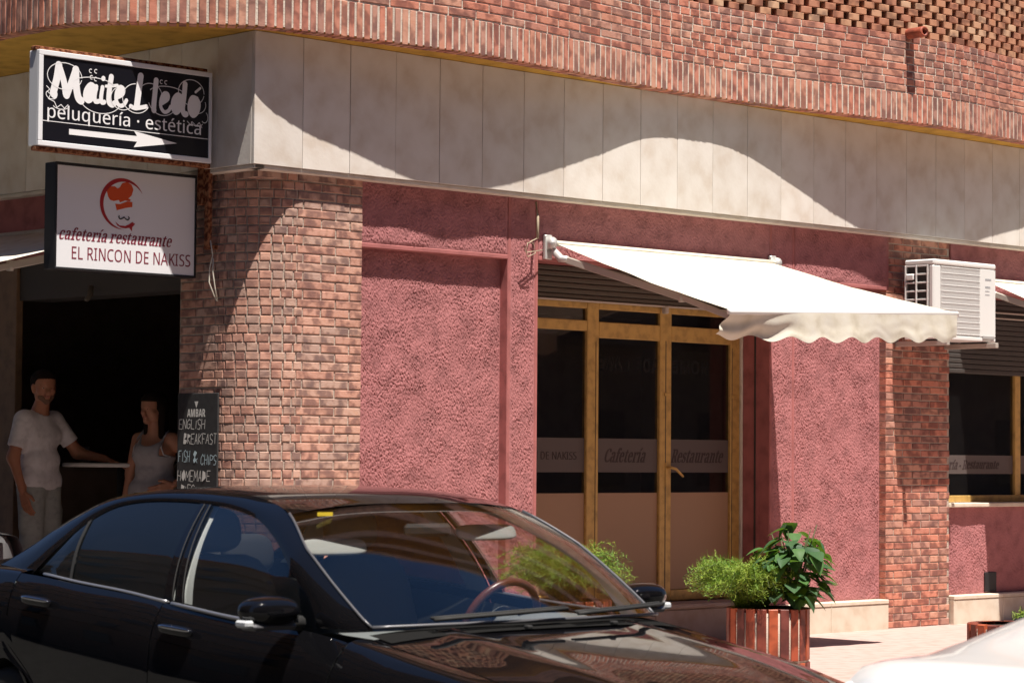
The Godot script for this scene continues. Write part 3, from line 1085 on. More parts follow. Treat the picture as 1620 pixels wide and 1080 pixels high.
# ---------------------------------------------------------------- buildings out of the picture that shade and mirror
func street_house(called: String, label: String, at: Vector3, turn: float, wid: float, hgt: float, m: Material):
	var h := thing(called, label, "building", at, turn, "houses across the street")
	solid(h, "wall", m, Vector3(-wid / 2, 0, -8), Vector3(wid / 2, hgt, 0))
	solid(h, "roof", M.roof_tile, Vector3(-wid / 2 - 0.3, hgt, -8.3), Vector3(wid / 2 + 0.3, hgt + 0.25, 0.35))
	var wm := box_mesh(Vector3(-0.6, 0, 0.0), Vector3(0.6, 1.5, 0.05), 0.01)
	var bm := box_mesh(Vector3(-1.1, -0.25, 0.0), Vector3(1.1, -0.1, 0.9), 0.02)
	var rm := box_mesh(Vector3(-1.1, -0.1, 0.84), Vector3(1.1, 0.8, 0.9), 0.02)
	var x := -wid / 2 + 2.0
	while x < wid / 2 - 1.0:
		var y := 1.0
		while y < hgt - 2.0:
			piece(h, "window", wm, M.window_glass, Transform3D(Basis(), Vector3(x, y, 0)))
			if y > 3.0:
				piece(h, "balcony_slab", bm, m, Transform3D(Basis(), Vector3(x, y, 0)))
				piece(h, "balcony_rail", rm, m, Transform3D(Basis(), Vector3(x, y, 0)))
			y += 3.0
		x += 3.4

func build_surroundings():
	street_house("apartment_building", "warm plastered apartment block across the side street", Vector3(-15.5, ROAD, -14), PI / 2, 42.0, 20.0, M.plaster_warm)
	street_house("apartment_building", "pale plastered apartment block across the main street", Vector3(16.0, ROAD, 21.0), PI, 92.0, 17.0, M.plaster)

# ---------------------------------------------------------------- awnings
# bl, br: back corners at the roller; fl, fr: front corners; scalloped valance below the front bar
func awning(called: String, label: String, bl: Vector3, br: Vector3, fl: Vector3, fr: Vector3, drop: float, seed_: int):
	var a := thing(called, label, "awning", bl)
	var o := bl
	var n := noise(1.7, seed_, 3)
	var out := ((fl - bl) + (fr - br)).normalized()
	out.y = 0
	out = out.normalized()
	var along := (br - bl).normalized()
	var rows := []
	for j in 19:
		var v := j / 18.0
		var row := []
		for i in 41:
			var u := i / 40.0
			var p := bl.lerp(br, u).lerp(fl.lerp(fr, u), v)
			var sag := -0.035 * sin(PI * v) * (0.55 + 0.45 * sin(PI * u)) + 0.008 * n.get_noise_2d(u * 3, v * 2) * sin(PI * v)
			row.append(p + Vector3(0, sag, 0) - o)
		rows.append(row)
	var st := mb(false)
	grid(st, rows)
	piece(a, "canopy", done(st), M.canvas)
	# valance
	rows = []
	var count := 8.0
	var lines := 12
	for j in lines + 1:
		var v := float(j) / lines
		var row := []
		for i in 129:
			var u := i / 128.0
			var p := fl.lerp(fr, u)
			var len_ := drop * (0.905 - 0.095 * cos(TAU * count * u))
			var wob := 0.016 * v * n.get_noise_1d(u * 2.2) + 0.010 * v * n.get_noise_2d(u * 2.5, v * 0.8)
			# the end away from the pillar is rucked up and blown inwards
			var ruck := clampf(1.0 - u / 0.30, 0.0, 1.0)
			wob -= v * ruck * 0.13
			wob += 0.03 * ruck * sin(v * 9.0 + u * 22.0) * v
			row.append(p + out * (0.02 + wob) - along * ruck * v * 0.05 - Vector3(0, v * len_ * (1.0 - 0.12 * ruck) + 0.004, 0) - o)
		rows.append(row)
	st = mb(false)
	grid(st, rows)
	piece(a, "valance", done(st), M.canvas)
	piece(a, "front_bar", tube_mesh([fl - o - Vector3(0, 0.012, 0) - along * 0.02, fr - o - Vector3(0, 0.012, 0) + along * 0.02], 0.022, 10), M.white_plain)
	piece(a, "roller", tube_mesh([bl - o + along * -0.03, br - o + along * 0.03], 0.022, 14), M.canvas)
	for e in [[bl, fl, 1.0], [br, fr, -1.0]]:
		var w: Vector3 = e[0]
		var f: Vector3 = e[1]
		var s: float = e[2]
		var bk := holder(a, "wall_bracket", w - o)
		piece(bk, "bracket_plate", box_mesh(Vector3(-0.035, -0.12, -0.03), Vector3(0.035, 0.06, 0.0), 0.006), M.cast_metal, Transform3D(Basis(along, Vector3.UP, out), -along * s * 0.05 - out * 0.02))
		piece(bk, "end_cap", tube_mesh([-along * s * 0.075, -along * s * 0.03], 0.045, 14), M.cast_metal)
		piece(bk, "shoulder", tube_mesh([Vector3(0, -0.05, 0) - along * s * 0.03, Vector3(0, -0.115, 0) + out * 0.05, Vector3(0, -0.125, 0) + out * 0.12], [0.025, 0.03, 0.025], 10), M.cast_metal)
		# folding arm: upper part, elbow, fore part
		var p0 := w - o + Vector3(0, -0.125, 0) + out * 0.1
		var p2 := f - o + Vector3(0, -0.045, 0) - out * 0.03 + along * s * 0.03
		var el := p0.lerp(p2, 0.66) + along * s * 0.10 + Vector3(0, -0.0, 0)
		var arm := holder(a, "folding_arm")
		var seg := func(a0: Vector3, b0: Vector3, w0: float) -> ArrayMesh:
			var t := (b0 - a0).normalized()
			var sd := t.cross(Vector3.UP).normalized()
			var up := sd.cross(t)
			var m := mb()
			add_box(m, Vector3(-w0 * 0.55, -w0, 0), Vector3(w0 * 0.55, w0, a0.distance_to(b0)), 0.006, Transform3D(Basis(sd, up, t), a0))
			return done(m)
		piece(arm, "upper_arm", seg.call(p0, el, 0.026), M.arm)
		piece(arm, "fore_arm", seg.call(el, p2, 0.021), M.arm)
		piece(arm, "elbow", tube_mesh([el + Vector3(0, 0.034, 0), el - Vector3(0, 0.034, 0)], 0.024, 10), M.arm)

func build_awnings():
	awning("awning", "cream canvas awning with scalloped edge over the glazed entrance", Vector3(2.86, 3.178, -0.06), Vector3(5.30, 3.178, -0.06), Vector3(2.90, 2.633, 1.60), Vector3(5.38, 2.724, 1.67), 0.225, 4)
	awning("awning", "cream canvas awning over the window beyond the straight brick pillar", Vector3(8.18, 3.19, -0.06), Vector3(10.45, 3.19, -0.06), Vector3(8.24, 2.72, 1.2), Vector3(10.5, 2.72, 1.2), 0.2, 9)
	awning("awning", "cream canvas awning over the dark side opening behind the signs", Vector3(0.07, 3.22, -3.3), Vector3(0.07, 3.22, -1.02), Vector3(-1.7, 2.75, -3.3), Vector3(-1.7, 2.75, -1.02), 0.18, 13)

# ---------------------------------------------------------------- air conditioner
func build_aircon():
	var w := 0.885
	var hh := 0.665
	var dp := 0.30
	var a := thing("air_conditioner", "white outdoor air conditioner unit on the brick pillar", "air conditioner", Vector3(6.925, 2.625, 0.02))
	# casing: back, top, base, right side, front frame pieces
	piece(a, "casing_top", box_mesh(Vector3(0, hh - 0.045, 0), Vector3(w, hh, dp + 0.006), 0.012), M.white_metal)
	piece(a, "casing_base", box_mesh(Vector3(0, 0, 0), Vector3(w, 0.035, dp), 0.006), M.white_metal)
	piece(a, "casing_side", box_mesh(Vector3(w - 0.02, 0.036, 0), Vector3(w, hh - 0.046, dp), 0.006), M.white_metal)
	piece(a, "casing_back", box_mesh(Vector3(0.02, 0.036, 0), Vector3(w - 0.021, hh - 0.046, 0.015)), M.ac_fin)
	piece(a, "front_panel", box_mesh(Vector3(0.66, 0.036, dp - 0.03), Vector3(w - 0.021, hh - 0.046, dp + 0.002), 0.006), M.white_metal)
	piece(a, "front_panel", box_mesh(Vector3(0.0, 0.036, dp - 0.05), Vector3(0.11, hh - 0.046, dp + 0.002), 0.012), M.white_metal)
	piece(a, "service_handle", box_mesh(Vector3(0.69, 0.02, dp - 0.03), Vector3(w - 0.03, 0.05, dp + 0.012), 0.004), M.ac_fin)
	# fan behind the grille
	var fan := holder(a, "fan", Vector3(0.385, 0.33, dp - 0.07))
	piece(fan, "shroud", box_mesh(Vector3(-0.27, -0.29, -0.03), Vector3(0.27, 0.29, -0.02)), M.ac_fin)
	for k in 3:
		var st := mb(false)
		var rows := []
		for i in 7:
			var row := []
			for j in 7:
				var rr := 0.05 + 0.2 * i / 6.0
				var an := TAU * k / 3 + (j / 6.0) * 1.3 + 0.3 * i / 6.0
				row.append(Vector3(cos(an) * rr, sin(an) * rr, 0.03 * (j / 6.0 - 0.5)))
			rows.append(row)
		grid(st, rows)
		piece(fan, "blade", done(st), M.grey_print)
	piece(fan, "hub", tube_mesh([Vector3(0, 0, -0.02), Vector3(0, 0, 0.03)], 0.055, 16), M.ac_fin)
	var grille := holder(a, "front_grille")
	for k in 12:
		var y := 0.05 + k * (hh - 0.11) / 11.0
		piece(grille, "cross_bar", box_mesh(Vector3(0.111, y - 0.0025, dp - 0.004), Vector3(0.659, y + 0.0025, dp + 0.0015), 0.001), M.white_metal)
	var st := mb()
	for k in 46:
		var x := 0.118 + k * 0.535 / 45.0
		add_box(st, Vector3(x - 0.003, 0.04, dp - 0.010), Vector3(x + 0.003, hh - 0.05, dp - 0.001))
	piece(grille, "bars", done(st), M.ac_grille)
	# open coil on the left end: louvre frame
	var side := holder(a, "coil_louvre")
	piece(side, "coil", box_mesh(Vector3(0.03, 0.036, 0.02), Vector3(0.045, hh - 0.046, dp - 0.06)), M.ac_dark)
	for k in 9:
		var y := 0.04 + k * (hh - 0.1) / 8.0
		piece(side, "cross_bar", box_mesh(Vector3(0.0, y, 0.004), Vector3(0.012, y + 0.014, dp - 0.052), 0.002), M.white_metal)
	for z in [0.004, 0.115, 0.232]:
		piece(side, "upright_bar", box_mesh(Vector3(-0.003, 0.036, z), Vector3(0.014, hh - 0.046, z + 0.014), 0.002), M.white_metal)
	piece(side, "lift_grip", box_mesh(Vector3(-0.008, hh - 0.17, 0.02), Vector3(0.012, hh - 0.12, 0.10), 0.008), M.white_metal)
	# small illegible print on the front panel
	for q in [[0.52, 0.075], [0.455, 0.07], [0.425, 0.055], [0.395, 0.05]]:
		var s := mb()
		var x := 0.73
		while x < 0.73 + q[1]:
			add_box(s, Vector3(x, q[0], dp + 0.002), Vector3(x + 0.009, q[0] + (0.016 if q[0] > 0.45 else 0.008), dp + 0.0035))
			x += 0.0125
		piece(a, "print", done(s), M.grey_print)
	# wall brackets
	for x in [0.09, 0.78]:
		var b := holder(a, "wall_bracket")
		piece(b, "bearer", box_mesh(Vector3(x - 0.02, -0.055, -0.14), Vector3(x + 0.02, -0.012, dp + 0.09), 0.004), M.arm)
		piece(b, "upright", box_mesh(Vector3(x - 0.02, -0.056, -0.149), Vector3(x + 0.02, 0.30, -0.142), 0.002), M.arm)
		piece(b, "foot", box_mesh(Vector3(x - 0.03, -0.0115, 0.03), Vector3(x + 0.03, -0.001, dp - 0.02), 0.002), M.rubber)
	piece(a, "pipe", tube_mesh([Vector3(0.8, 0.12, 0.05), Vector3(0.95, 0.1, -0.05), Vector3(0.97, 0.3, -0.10), Vector3(0.97, 0.6, -0.11)], 0.018, 8), M.ac_fin)

# ---------------------------------------------------------------- signs
func ellipse(cx: float, cy: float, rx: float, ry: float, a0: float, a1: float, tilt := 0.0, n := 28) -> PackedVector2Array:
	var r := PackedVector2Array()
	for i in n + 1:
		var a := deg_to_rad(lerpf(a0, a1, float(i) / n))
		r.append(Vector2(cx, cy) + Vector2(rx * cos(a), ry * sin(a)).rotated(tilt))
	return r

func build_signs():
	# upper light box: black face, white lettering. Local frame: left bottom front corner, x to the right, y up
	var W := 1.36
	var H := 0.605
	var s := thing("hanging_sign", "black and white hanging sign reading Maite Lledó with an arrow", "sign", Vector3(-1.395, 3.545, -0.52))
	piece(s, "box", box_mesh(Vector3(0, 0, 0), Vector3(W, H, 0.10), 0.004), M.sign_white)
	piece(s, "face", box_mesh(Vector3(0.032, 0.03, 0.1005), Vector3(W - 0.022, H - 0.03, 0.104)), M.black_face)
	for q in [[0, 0, W, 0.032], [0, H - 0.032, W, H], [0, 0.0325, 0.034, H - 0.0325], [W - 0.024, 0.0325, W, H - 0.0325]]:
		piece(s, "edge_frame", box_mesh(Vector3(q[0], q[1], 0.098), Vector3(q[2], q[3], 0.112), 0.003), M.sign_white)
	piece(s, "rusty_rail", box_mesh(Vector3(-0.01, H + 0.001, 0.03), Vector3(W - 0.02, H + 0.026, 0.085), 0.004), M.rust)
	piece(s, "rusty_rail", box_mesh(Vector3(0.0, -0.03, 0.03), Vector3(W + 0.01, -0.001, 0.09), 0.004), M.rust)
	var z := 0.1055
	var f := Transform3D(Basis(), Vector3(0, 0, z))
	# brush lettering, units of the face: measured in millimetres from the left and the bottom
	var st := mb()
	var sc := Transform3D(Basis.from_scale(Vector3(0.001, 0.001, 0.001)), Vector3(0, 0, z))
	var brush := [
		[66, [150, 520, 138, 440, 112, 342, 118, 332]], [58, [150, 520, 190, 420, 205, 345, 212, 335]], [60, [212, 335, 250, 430, 278, 505]], [66, [278, 505, 284, 400, 300, 330, 322, 312]],
		[44, [430, 405, 395, 425, 358, 385, 352, 335, 378, 315, 410, 340, 436, 400]], [46, [436, 415, 424, 350, 432, 318, 455, 322]],
		[44, [484, 415, 474, 350, 482, 316, 500, 322]], [46, [488, 470, 490, 474]],
		[48, [552, 490, 538, 400, 536, 330, 560, 310, 580, 322]], [30, [512, 425, 560, 432, 600, 440]],
		[40, [600, 362, 640, 385, 648, 420, 622, 432, 596, 400, 592, 345, 616, 312, 650, 318, 672, 350]],
		[58, [782, 520, 770, 440, 758, 350, 754, 325]], [42, [706, 316, 740, 306, 790, 316, 830, 326]],
		[50, [905, 505, 896, 420, 888, 330, 890, 308]],
		[38, [955, 360, 1000, 392, 998, 425, 968, 425, 946, 385, 945, 335, 972, 305, 1005, 315, 1024, 345]],
		[44, [1115, 415, 1080, 430, 1046, 395, 1040, 340, 1066, 308, 1098, 335, 1118, 400]], [50, [1138, 505, 1130, 420, 1120, 340, 1136, 306, 1150, 308]],
		[42, [1238, 420, 1200, 425, 1178, 385, 1178, 335, 1206, 302, 1240, 325, 1256, 375, 1246, 408, 1222, 424]], [26, [1226, 462, 1264, 492]],
	]
	for b in brush:
		var pts := []
		var arr: Array = b[1]
		for i in range(0, arr.size(), 2):
			pts.append(Vector2(arr[i], arr[i + 1]))
		add_stroke(st, smooth_line(pts, 12.0), b[0] * (0.78 if b[0] > 46 else 0.66), sc)
	piece(s, "brush_lettering", done(st), M.print_white)
	# thin swirls and leaf scrolls round the name
	st = mb()
	var sw := Transform3D(sc.basis, Vector3(0, 0, z + 0.0006))
	for e in [ellipse(195, 455, 130, 85, 0, 350), ellipse(470, 340, 160, 95, 190, 345), ellipse(420, 420, 160, 50, 20, 165), ellipse(640, 360, 90, 75, 120, 330), ellipse(750, 370, 110, 95, 95, 330), ellipse(860, 410, 90, 70, 10, 180), ellipse(960, 390, 120, 110, 200, 340), ellipse(1000, 420, 150, 55, 15, 160), ellipse(1190, 455, 105, 85, 0, 350), ellipse(1235, 380, 75, 60, 200, 380), ellipse(100, 330, 42, 30, 150, 330), ellipse(170, 268, 60, 26, 200, 350), ellipse(1240, 262, 46, 26, 180, 340), ellipse(1300, 300, 28, 36, 230, 420)]:
		add_stroke(st, e, 5.0, sw)
	for q in [[392, 510], [432, 512], [400, 470], [432, 462], [948, 500], [985, 500]]:
		add_stroke(st, ellipse(q[0], q[1], 12, 12, 60, 290), 5.0, sw)
	for q in [[60, 380, 85, 360, 66, 345, 92, 330, 76, 300, 118, 286], [120, 285, 140, 250, 170, 272, 196, 250, 222, 275], [1160, 262, 1185, 240, 1200, 262, 1232, 238, 1258, 262, 1280, 230]]:
		add_stroke(st, pv(q), 5.0, sw)
	piece(s, "swirl_print", done(st), M.print_white)
	put_text(s, "lettering", text_mesh("peluquería · estética", 0.118), M.print_white, Vector3(0.672, 0.222, z), Basis.from_scale(Vector3(1.14, 1, 0.5)))
	piece(s, "rule", box_mesh(Vector3(0.034, 0.157, z), Vector3(W - 0.026, 0.1615, z + 0.001)), M.print_white)
	st = mb()
	add_plate(st, pv([0.235, 0.088, 0.235, 0.124, 0.76, 0.126, 0.735, 0.158, 1.08, 0.108, 0.735, 0.052, 0.76, 0.09]), Transform3D(Basis(), Vector3(0, 0, z + 0.0005)), 0.0)
	piece(s, "arrow", done(st), M.print_white)
	# lower light box: white face with chef emblem
	W = 1.12
	H = 0.69
	s = thing("hanging_sign", "white hanging sign with red chef emblem reading El Rincon de Nakiss", "sign", Vector3(-1.13, 2.79, -0.725))
	piece(s, "box", box_mesh(Vector3(0, 0, 0), Vector3(W, H, 0.12), 0.004), M.black)
	piece(s, "face", box_mesh(Vector3(0.012, 0.014, 0.1205), Vector3(W - 0.014, H - 0.018, 0.124)), M.sign_white)
	for q in [[0, 0, W, 0.016], [0, H - 0.02, W, H], [0, 0.0165, 0.012, H - 0.0205], [W - 0.014, 0.0165, W, H - 0.0205]]:
		piece(s, "edge_frame", box_mesh(Vector3(q[0], q[1], 0.1185), Vector3(q[2], q[3], 0.130), 0.002), M.black)
	z = 0.125
	# emblem: open ring that thins out, chef hat, moustache, neckerchief
	var ring := PackedVector2Array()
	var inner := PackedVector2Array()
	for i in 49:
		var t := i / 48.0
		var an := deg_to_rad(lerpf(28, 275, t))
		var wd := 0.001 + 0.029 * pow(sin(PI * clampf(t * 1.02, 0, 1)), 0.8)
		ring.append(Vector2(0.52, 0.455) + Vector2(cos(an) * 0.178, sin(an) * 0.168))
		inner.append(Vector2(0.52, 0.455) + Vector2(cos(an) * (0.178 - wd), sin(an) * (0.168 - wd)))
	inner.reverse()
	ring.append_array(inner)
	st = mb()
	add_plate(st, ring, Transform3D(Basis(), Vector3(0, 0, z)))
	add_plate(st, pv([0.465, 0.335, 0.50, 0.312, 0.545, 0.312, 0.575, 0.325, 0.60, 0.342, 0.622, 0.33, 0.612, 0.318, 0.60, 0.308, 0.598, 0.28, 0.575, 0.302, 0.55, 0.296, 0.51, 0.298, 0.48, 0.312]), Transform3D(Basis(), Vector3(0, 0, z)))
	piece(s, "ring_emblem", done(st), M.logo_red)
	st = mb()
	var hat := []
	for q in [[0.405, 0.495, 0.395, 0.53, 0.42, 0.562, 0.458, 0.565, 0.48, 0.552, 0.497, 0.562, 0.515, 0.59, 0.555, 0.602, 0.59, 0.585, 0.605, 0.555, 0.592, 0.515, 0.565, 0.492, 0.585, 0.488, 0.58, 0.476, 0.54, 0.478, 0.50, 0.463, 0.49, 0.478, 0.45, 0.468, 0.42, 0.475], [0.462, 0.452, 0.50, 0.452, 0.56, 0.475, 0.598, 0.472, 0.598, 0.44, 0.545, 0.43, 0.475, 0.41]]:
		var pts := []
		for i in range(0, q.size(), 2):
			pts.append(Vector2(q[i], q[i + 1]))
		add_plate(st, PackedVector2Array(pts), Transform3D(Basis(), Vector3(0, 0, z)))
	piece(s, "hat_emblem", done(st), M.logo_orange)
	st = mb()
	for q in [[0.497, 0.376, 0.491, 0.366, 0.502, 0.355, 0.52, 0.36, 0.533, 0.37], [0.566, 0.374, 0.574, 0.365, 0.563, 0.353, 0.546, 0.358, 0.533, 0.37]]:
		var pts := []
		for i in range(0, q.size(), 2):
			pts.append(Vector2(q[i], q[i + 1]))
		add_stroke(st, smooth_line(pts, 0.004), 0.008, Transform3D(Basis(), Vector3(0, 0, z)))
	piece(s, "moustache_emblem", done(st), M.black)
	var sl := Basis(Vector3(1, 0, 0), Vector3(0.30, 1, 0), Vector3(0, 0, 0.5))
	put_text(s, "script_lettering", text_mesh("cafetería restaurante", 0.108, true, true, true), M.burgundy, Vector3(0.48, 0.232, z), sl * Basis.from_scale(Vector3(0.76, 1, 1)))
	put_text(s, "lettering", text_mesh("EL RINCON DE NAKISS", 0.112), M.burgundy, Vector3(0.60, 0.112, z), Basis.from_scale(Vector3(0.85, 1, 0.5)))
	# rusty post and arm that carry both, and a loose lamp wire
	var b := thing("sign_bracket", "rusty steel post and wall arm carrying the two hanging signs", "bracket", Vector3(0.02, 2.98, -0.50))
	piece(b, "post", box_mesh(Vector3(-0.018, 0, -0.03), Vector3(0.016, 0.57, 0.015), 0.004), M.rust)
	piece(b, "arm", box_mesh(Vector3(0.021, 0.005, -0.02), Vector3(0.135, 0.035, 0.012), 0.003), M.rust)
	piece(b, "rear_post", box_mesh(Vector3(-0.028, 0.30, -0.10), Vector3(0.018, 0.57, -0.031), 0.004), M.rust)
	piece(b, "wire", tube_mesh([Vector3(0.0, 0.06, 0.02), Vector3(0.012, -0.04, 0.03), Vector3(-0.01, -0.12, 0.03), Vector3(-0.015, -0.22, 0.03), Vector3(0.02, -0.31, 0.04), Vector3(0.05, -0.345, 0.04), Vector3(0.02, -0.26, 0.05), Vector3(0.0, -0.15, 0.05), Vector3(0.01, -0.06, 0.04)], 0.0045, 6), M.canvas)

# ---------------------------------------------------------------- chalkboard
# single-stroke capitals on a 4 x 6 grid
const STROKES := {
	"E": [[4, 6, 0, 6, 0, 0, 4, 0], [0, 3, 3, 3]], "N": [[0, 0, 0, 6, 4, 0, 4, 6]], "G": [[4, 5, 2, 6, 0, 4, 0, 1, 2, 0, 4, 1, 4, 3, 2, 3]], "L": [[0, 6, 0, 0, 4, 0]],
	"I": [[1, 0, 1, 5]], "S": [[4, 5, 2, 6, 0, 5, 1, 3, 4, 2, 3, 0, 0, 0]], "H": [[0, 0, 0, 6], [4, 0, 4, 6], [0, 3, 4, 3]], "B": [[0, 0, 0, 6, 3, 6, 3, 4, 0, 3, 4, 2, 3, 0, 0, 0]],
	"R": [[0, 0, 0, 6, 4, 5, 0, 3, 4, 0]], "A": [[0, 0, 2, 6, 4, 0], [1, 2, 3, 2]], "K": [[0, 0, 0, 6], [4, 6, 0, 3, 4, 0]], "F": [[4, 6, 0, 6, 0, 0], [0, 3, 3, 3]],
	"T": [[2, 0, 2, 6], [0, 6, 4, 6]], "&": [[4, 0, 0, 4, 1, 6, 3, 5, 0, 1, 1, 0, 4, 2]], "C": [[4, 5, 2, 6, 0, 4, 0, 1, 2, 0, 4, 1]], "P": [[0, 0, 0, 6, 4, 5, 3, 3, 0, 3]],
	"O": [[2, 0, 0, 2, 0, 4, 2, 6, 4, 4, 4, 2, 2, 0]], "M": [[0, 0, 0, 6, 2, 2, 4, 6, 4, 0]], "D": [[0, 0, 0, 6, 3, 5, 4, 2, 0, 0]],
}

func chalk_line(st: SurfaceTool, s: String, x: float, y: float, w: float, h: float, xf: Transform3D):
	for ch in s:
		if STROKES.has(ch):
			for q in STROKES[ch]:
				var line := PackedVector2Array()
				for i in range(0, q.size(), 2):
					line.append(Vector2(x + q[i] / 4.0 * w * 0.75 + q[i + 1] * h * 0.015 + rng.randf_range(-0.002, 0.002), y + q[i + 1] / 6.0 * h + rng.randf_range(-0.003, 0.003)))
				add_stroke(st, line, 0.0050, xf)
		x += w * (0.6 if ch == "I" else 1.0)

func build_chalkboard():
	# hangs on the side face of the rounded pillar, facing the side street (-x)
	var c := thing("chalkboard", "black menu chalkboard with chalk writing on the brick pillar side", "chalkboard", Vector3(0.074, 1.12, -0.885), -PI / 2)
	var W := 0.445
	var H := 0.905
	piece(c, "board", box_mesh(Vector3(0, 0, -0.008), Vector3(W, H, 0.006), 0.003), M.board)
	var xf := Transform3D(Basis(), Vector3(0, 0, 0.0066))
	var st := mb()
	add_plate(st, pv([0.19, 0.85, 0.232, 0.85, 0.211, 0.805]), xf)
	piece(c, "triangle_mark", done(st), M.chalk)
	put_text(c, "printed_name", text_mesh("AMBAR", 0.072, false, true), M.chalk, Vector3(0.21, 0.771, 0.006), Basis.from_scale(Vector3(0.80, 1, 0.5)))
	for q in [["ENGLISH", 0.02, 0.665, 0.045, 0.066], ["BREAKFAST", 0.075, 0.565, 0.041, 0.068], ["HOMEMADE", 0.012, 0.315, 0.046, 0.07], ["PIES", 0.05, 0.225, 0.045, 0.065], ["FISH", 0.02, 0.445, 0.036, 0.075], ["&", 0.185, 0.44, 0.06, 0.08], ["CHIPS", 0.27, 0.425, 0.038, 0.07]]:
		st = mb()
		chalk_line(st, q[0], q[1], q[2], q[3], q[4], xf)
		var o := piece(c, "chalk_word", done(st), M.chalk_blue if q[0] in ["FISH", "&", "CHIPS"] else M.chalk)
		o.set_meta("kind", "stuff")

# ---------------------------------------------------------------- planters
func planter(label: String, at: Vector3, seed_: int, radius := 0.265):
	var p := thing("planter", label, "planter", at, seed_ * 0.37, "brick planters in a row")
	var H := 0.475
	var n := 22
	piece(p, "mortar_core", tube_mesh([Vector3(0, 0, 0), Vector3(0, H - 0.03, 0)], radius - 0.008, 44), M.mortar)
	var w := TAU * radius / n - 0.016
	for row in 2:
		var h := 0.325 if row == 1 else 0.13
		var yc := 0.145 + 0.1625 if row == 1 else 0.065
		for k in n:
			var a := TAU * k / n
			var nn := Vector3(cos(a), 0, sin(a))
			var m := brick_mesh(w, h, 0.06)
			piece(p, "brick", m, M.planter_bricks[(k * 7 + row * 3 + seed_) % 4], Transform3D(Basis(Vector3(sin(a), 0, -cos(a)), Vector3.UP, nn), nn * (radius + rng.randf_range(-0.002, 0.003)) + Vector3(0, yc, 0)))
	piece(p, "soil", tube_mesh([Vector3(0, H - 0.04, 0), Vector3(0, H - 0.025, 0), Vector3(0, H - 0.015, 0)], [radius - 0.03, radius - 0.04, 0.02], 24), M.soil)

# feathery asparagus fern: arching stems with fine needles
func fern(label: String, at: Vector3, seed_: int, stems: int, reach: float, height: float, lean := Vector3.ZERO):
	var f := thing("asparagus_fern", label, "plant", at, 0.0, "feathery ferns in the planters")
	var r := RandomNumberGenerator.new()
	r.seed = seed_
	var st := SurfaceTool.new()
	st.begin(Mesh.PRIMITIVE_TRIANGLES)
	st.set_smooth_group(-1)
	var ss := mb(false)
	for i in stems:
		var a := r.randf() * TAU
		var out := Vector3(cos(a), 0, sin(a))
		var len_ := r.randf_range(0.55, 1.0)
		var hh := height * r.randf_range(0.45, 1.0)
		var p0 := out * r.randf_range(0.0, 0.10)
		var p1 := p0 + out * reach * 0.35 * len_ + Vector3(0, hh, 0) + lean * 0.5
		var p2 := p0 + out * reach * len_ + Vector3(0, hh * r.randf_range(0.25, 0.75), 0) + lean
		var pts := []
		for k in 9:
			var t := k / 8.0
			pts.append(p0.lerp(p1, t).lerp(p1.lerp(p2, t), t))
		add_tube(ss, pts, 0.0016, 3, false)
		var tone := r.randf()
		for k in range(1, 9):
			for q in 11:
				var b: Vector3 = pts[k].lerp(pts[k - 1], r.randf())
				var d := Vector3(r.randf_range(-1, 1), r.randf_range(-0.4, 1.0), r.randf_range(-1, 1)).normalized()
				var e := b + d * r.randf_range(0.018, 0.042)
				var side := d.cross(Vector3(r.randf_range(-1, 1), 1, r.randf_range(-1, 1))).normalized() * 0.0022
				var pick := clampf(tone * 0.7 + r.randf() * 0.3, 0, 1)
				st.set_color(Color(0.08, 0.20, 0.022).lerp(Color(0.32, 0.40, 0.05), pick))
				st.add_vertex(b - side)
				st.add_vertex(b + side)
				st.add_vertex(e)
				var e2 := e + (d + Vector3(r.randf_range(-1, 1), 0.2, r.randf_range(-1, 1)) * 0.7).normalized() * 0.016
				st.add_vertex(e - side)
				st.add_vertex(e2)
				st.add_vertex(e + side)
	st.generate_normals()
	var o := piece(f, "needles", st.commit(), M.fern)
	o.set_meta("kind", "stuff")
	piece(f, "stems", done(ss), M.stem)

func leaf_mesh(bend: float) -> ArrayMesh:
	var rows := []
	for i in 7:
		var t := i / 6.0
		var w := 0.5 * pow(sin(PI * pow(t, 0.62)), 0.8) * (1.0 - 0.25 * t)
		var row := []
		for j in 5:
			var u := j / 2.0 - 1.0
			row.append(Vector3(u * w, -bend * t * t + 0.22 * absf(u) * w, t))
		rows.append(row)
	return grid_mesh(rows)

